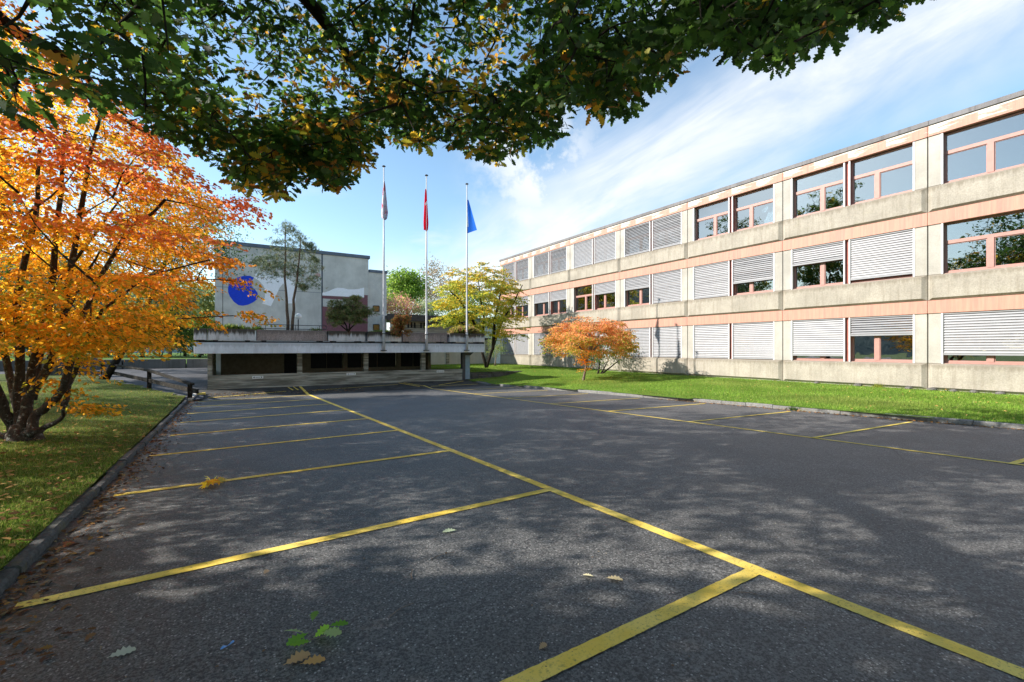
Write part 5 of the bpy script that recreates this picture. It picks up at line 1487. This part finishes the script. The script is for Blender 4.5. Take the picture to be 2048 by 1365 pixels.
leaf_mesh('leaf', [(.42 + a, 2.93 + b_, z0 + .015 + .012 * i) for i, (a, b_, c_) in enumerate(sps)], [(math.cos(math.radians(c_ - 30)), math.sin(math.radians(c_ - 30)), .15) for a, b_, c_ in sps], rnd_dir(rs, 8, 1.6), rs.uniform(.105, .14, 8), tintmix(rs, 8, [(.17, .38, .03), (.22, .42, .05), (.36, .46, .20)], [3, 2, 1], .15), TO, M['leaf'], sp)
build('stem', MB().tube([(.36, 2.90, z0 + .006), (.42, 2.94, z0 + .02), (.52, 2.93, z0 + .02)], .003, 5), M['bark_pale'], sp)
for nm, lb, x, y, ang_, s, c_ in [('oak_leaf', 'brown curled oak leaf left of the green sprig', .26, 2.79, 15, .15, (.52, .32, .16)), ('oak_leaf', 'rust brown oak leaf just below the green sprig', .34, 2.75, -10, .13, (.58, .33, .12)), ('oak_leaf', 'cream-coloured crumpled oak leaf in a patch of light before the main yellow line', 2.44, 2.56, -40, .13, (.75, .60, .34)),
                                ('oak_leaf', 'small pale oak leaf touching the crumpled cream leaf', 2.38, 2.62, 120, .09, (.75, .68, .42)), ('oak_leaf', 'grey-green lobed leaf at the lower left corner of the asphalt', -.58, 3.4, 10, .13, (.52, .52, .40)), ('oak_leaf', 'pale green leaf lying alone in the middle of the second near stall', 1.9, 4.05, 160, .14, (.42, .50, .34)),
                                ('oak_leaf', 'small tan leaf touching the nearest stall line', 1.52, 2.14, 20, .08, (.45, .30, .16)), ('oak_leaf', 'small light brown leaf left of the middle of the second near stall', .24, 4.05, 60, .08, (.42, .29, .18)), ('oak_leaf', 'russet leaf at the foot of the left kerb, largest of the litter', -1.25, 5.6, 80, .17, (.36, .12, .05))]:
    o = leaf_mesh(nm, [(x, y, lotz(x, y) + .012)], [(math.cos(math.radians(ang_)), math.sin(math.radians(ang_)), .05)], [(.25, -.2, 1)], np.array([s]), [c_], TO, M['leaf_dry'], None, (x, y, lotz(x, y)))
    tag(o, lb, 'leaf', 'single fallen leaves on the asphalt')
M['bluefoil'] = m_plain('blue_wrapper', (.12, .30, .62), .3, .3, scale=60, spec=.6)
z0 = lotz(.02, 3.17)
tag(build('wrapper', MB().quadstrip([[(-.035 + .07 * u + .0, 3.15 + .04 * u + .022 * (v - .5) * math.sin(math.pi * (.15 + .7 * u)), z0 + .008 + .008 * math.sin(u * 9) * v) for v in (0, .5, 1)] for u in [i / 8 for i in range(9)]]), M['bluefoil'], None, fix=False, origin=(.02, 3.17, z0)), 'small crumpled blue sweet wrapper on the asphalt left of the green sprig', 'wrapper')
for i, (x, y, a, L, lb) in enumerate([(1.2, 3.35, 70, .16, 'thin curved twig upright in the middle of the nearest stall'), (.9, 2.95, 20, .2, 'thin dark twig above the green sprig'), (3.1, 1.9, -55, .16, 'thin twig in the bright patch right of the nearest stall line'), (1.45, 3.6, 5, .22, 'long pale twig lying level in the second near stall')]):
    z = lotz(x, y) + .006; ca, sa = math.cos(math.radians(a)), math.sin(math.radians(a))
    tag(build('twig', MB().tube([(x, y, z), (x + ca * L * .5 - sa * .015, y + sa * L * .5 + ca * .015, z + .004), (x + ca * L, y + sa * L, z)], [.0035, .003, .002], 5), M['bark_pale'], None, origin=(x, y, z)), lb, 'twig', 'twigs on the asphalt')
# stones at the foot of the school
for i, (y, lb) in enumerate([(6.9, 'grey stone by the plinth left of the near pillar joint'), (5.6, 'flat dark stone by the plinth under the nearest blind'), (5.05, 'largest dark stone by the plinth under the nearest blind'), (4.4, 'rounded grey stone by the plinth at the right edge'), (8.6, 'low stone in the grass below the second window pair'), (10.2, 'dark stone in the grass near the second pillar joint'), (6.2, 'small brown stone by the plinth right of the near pillar joint')]):
    rs_ = np.random.RandomState(i); bm = bmesh.new(); bmesh.ops.create_icosphere(bm, subdivisions=2, radius=.09 + .05 * rs_.rand())
    for v in bm.verts: v.co *= 1 + .25 * rs_.rand(); v.co.z *= .6
    me = bpy.data.meshes.new('stone'); bm.to_mesh(me); bm.free()
    o = link('stone', me, M['drywall_stone']); o.location = (22.72, y, lawn_r(22.7, y) + .03); tag(o, lb, 'stone', 'stones along the school plinth')
w1 = tuft('weed_tuft', 'small yellow-green weed by the plinth under the second window pair', 22.5, 22.8, 7.7, .1, 90, .22, [(.3, .33, .05)], [1], 9, 'plant')
w2 = tuft('weed_tuft', 'small dark green weed growing at the right kerb by the end of a stall line', kerb_x(7.2) - .1, kerb_x(7.2) + .1, 7.1, lotz(14.4, 7.2), 90, .2, [(.06, .14, .02)], [1], 10, 'plant', None, .2)
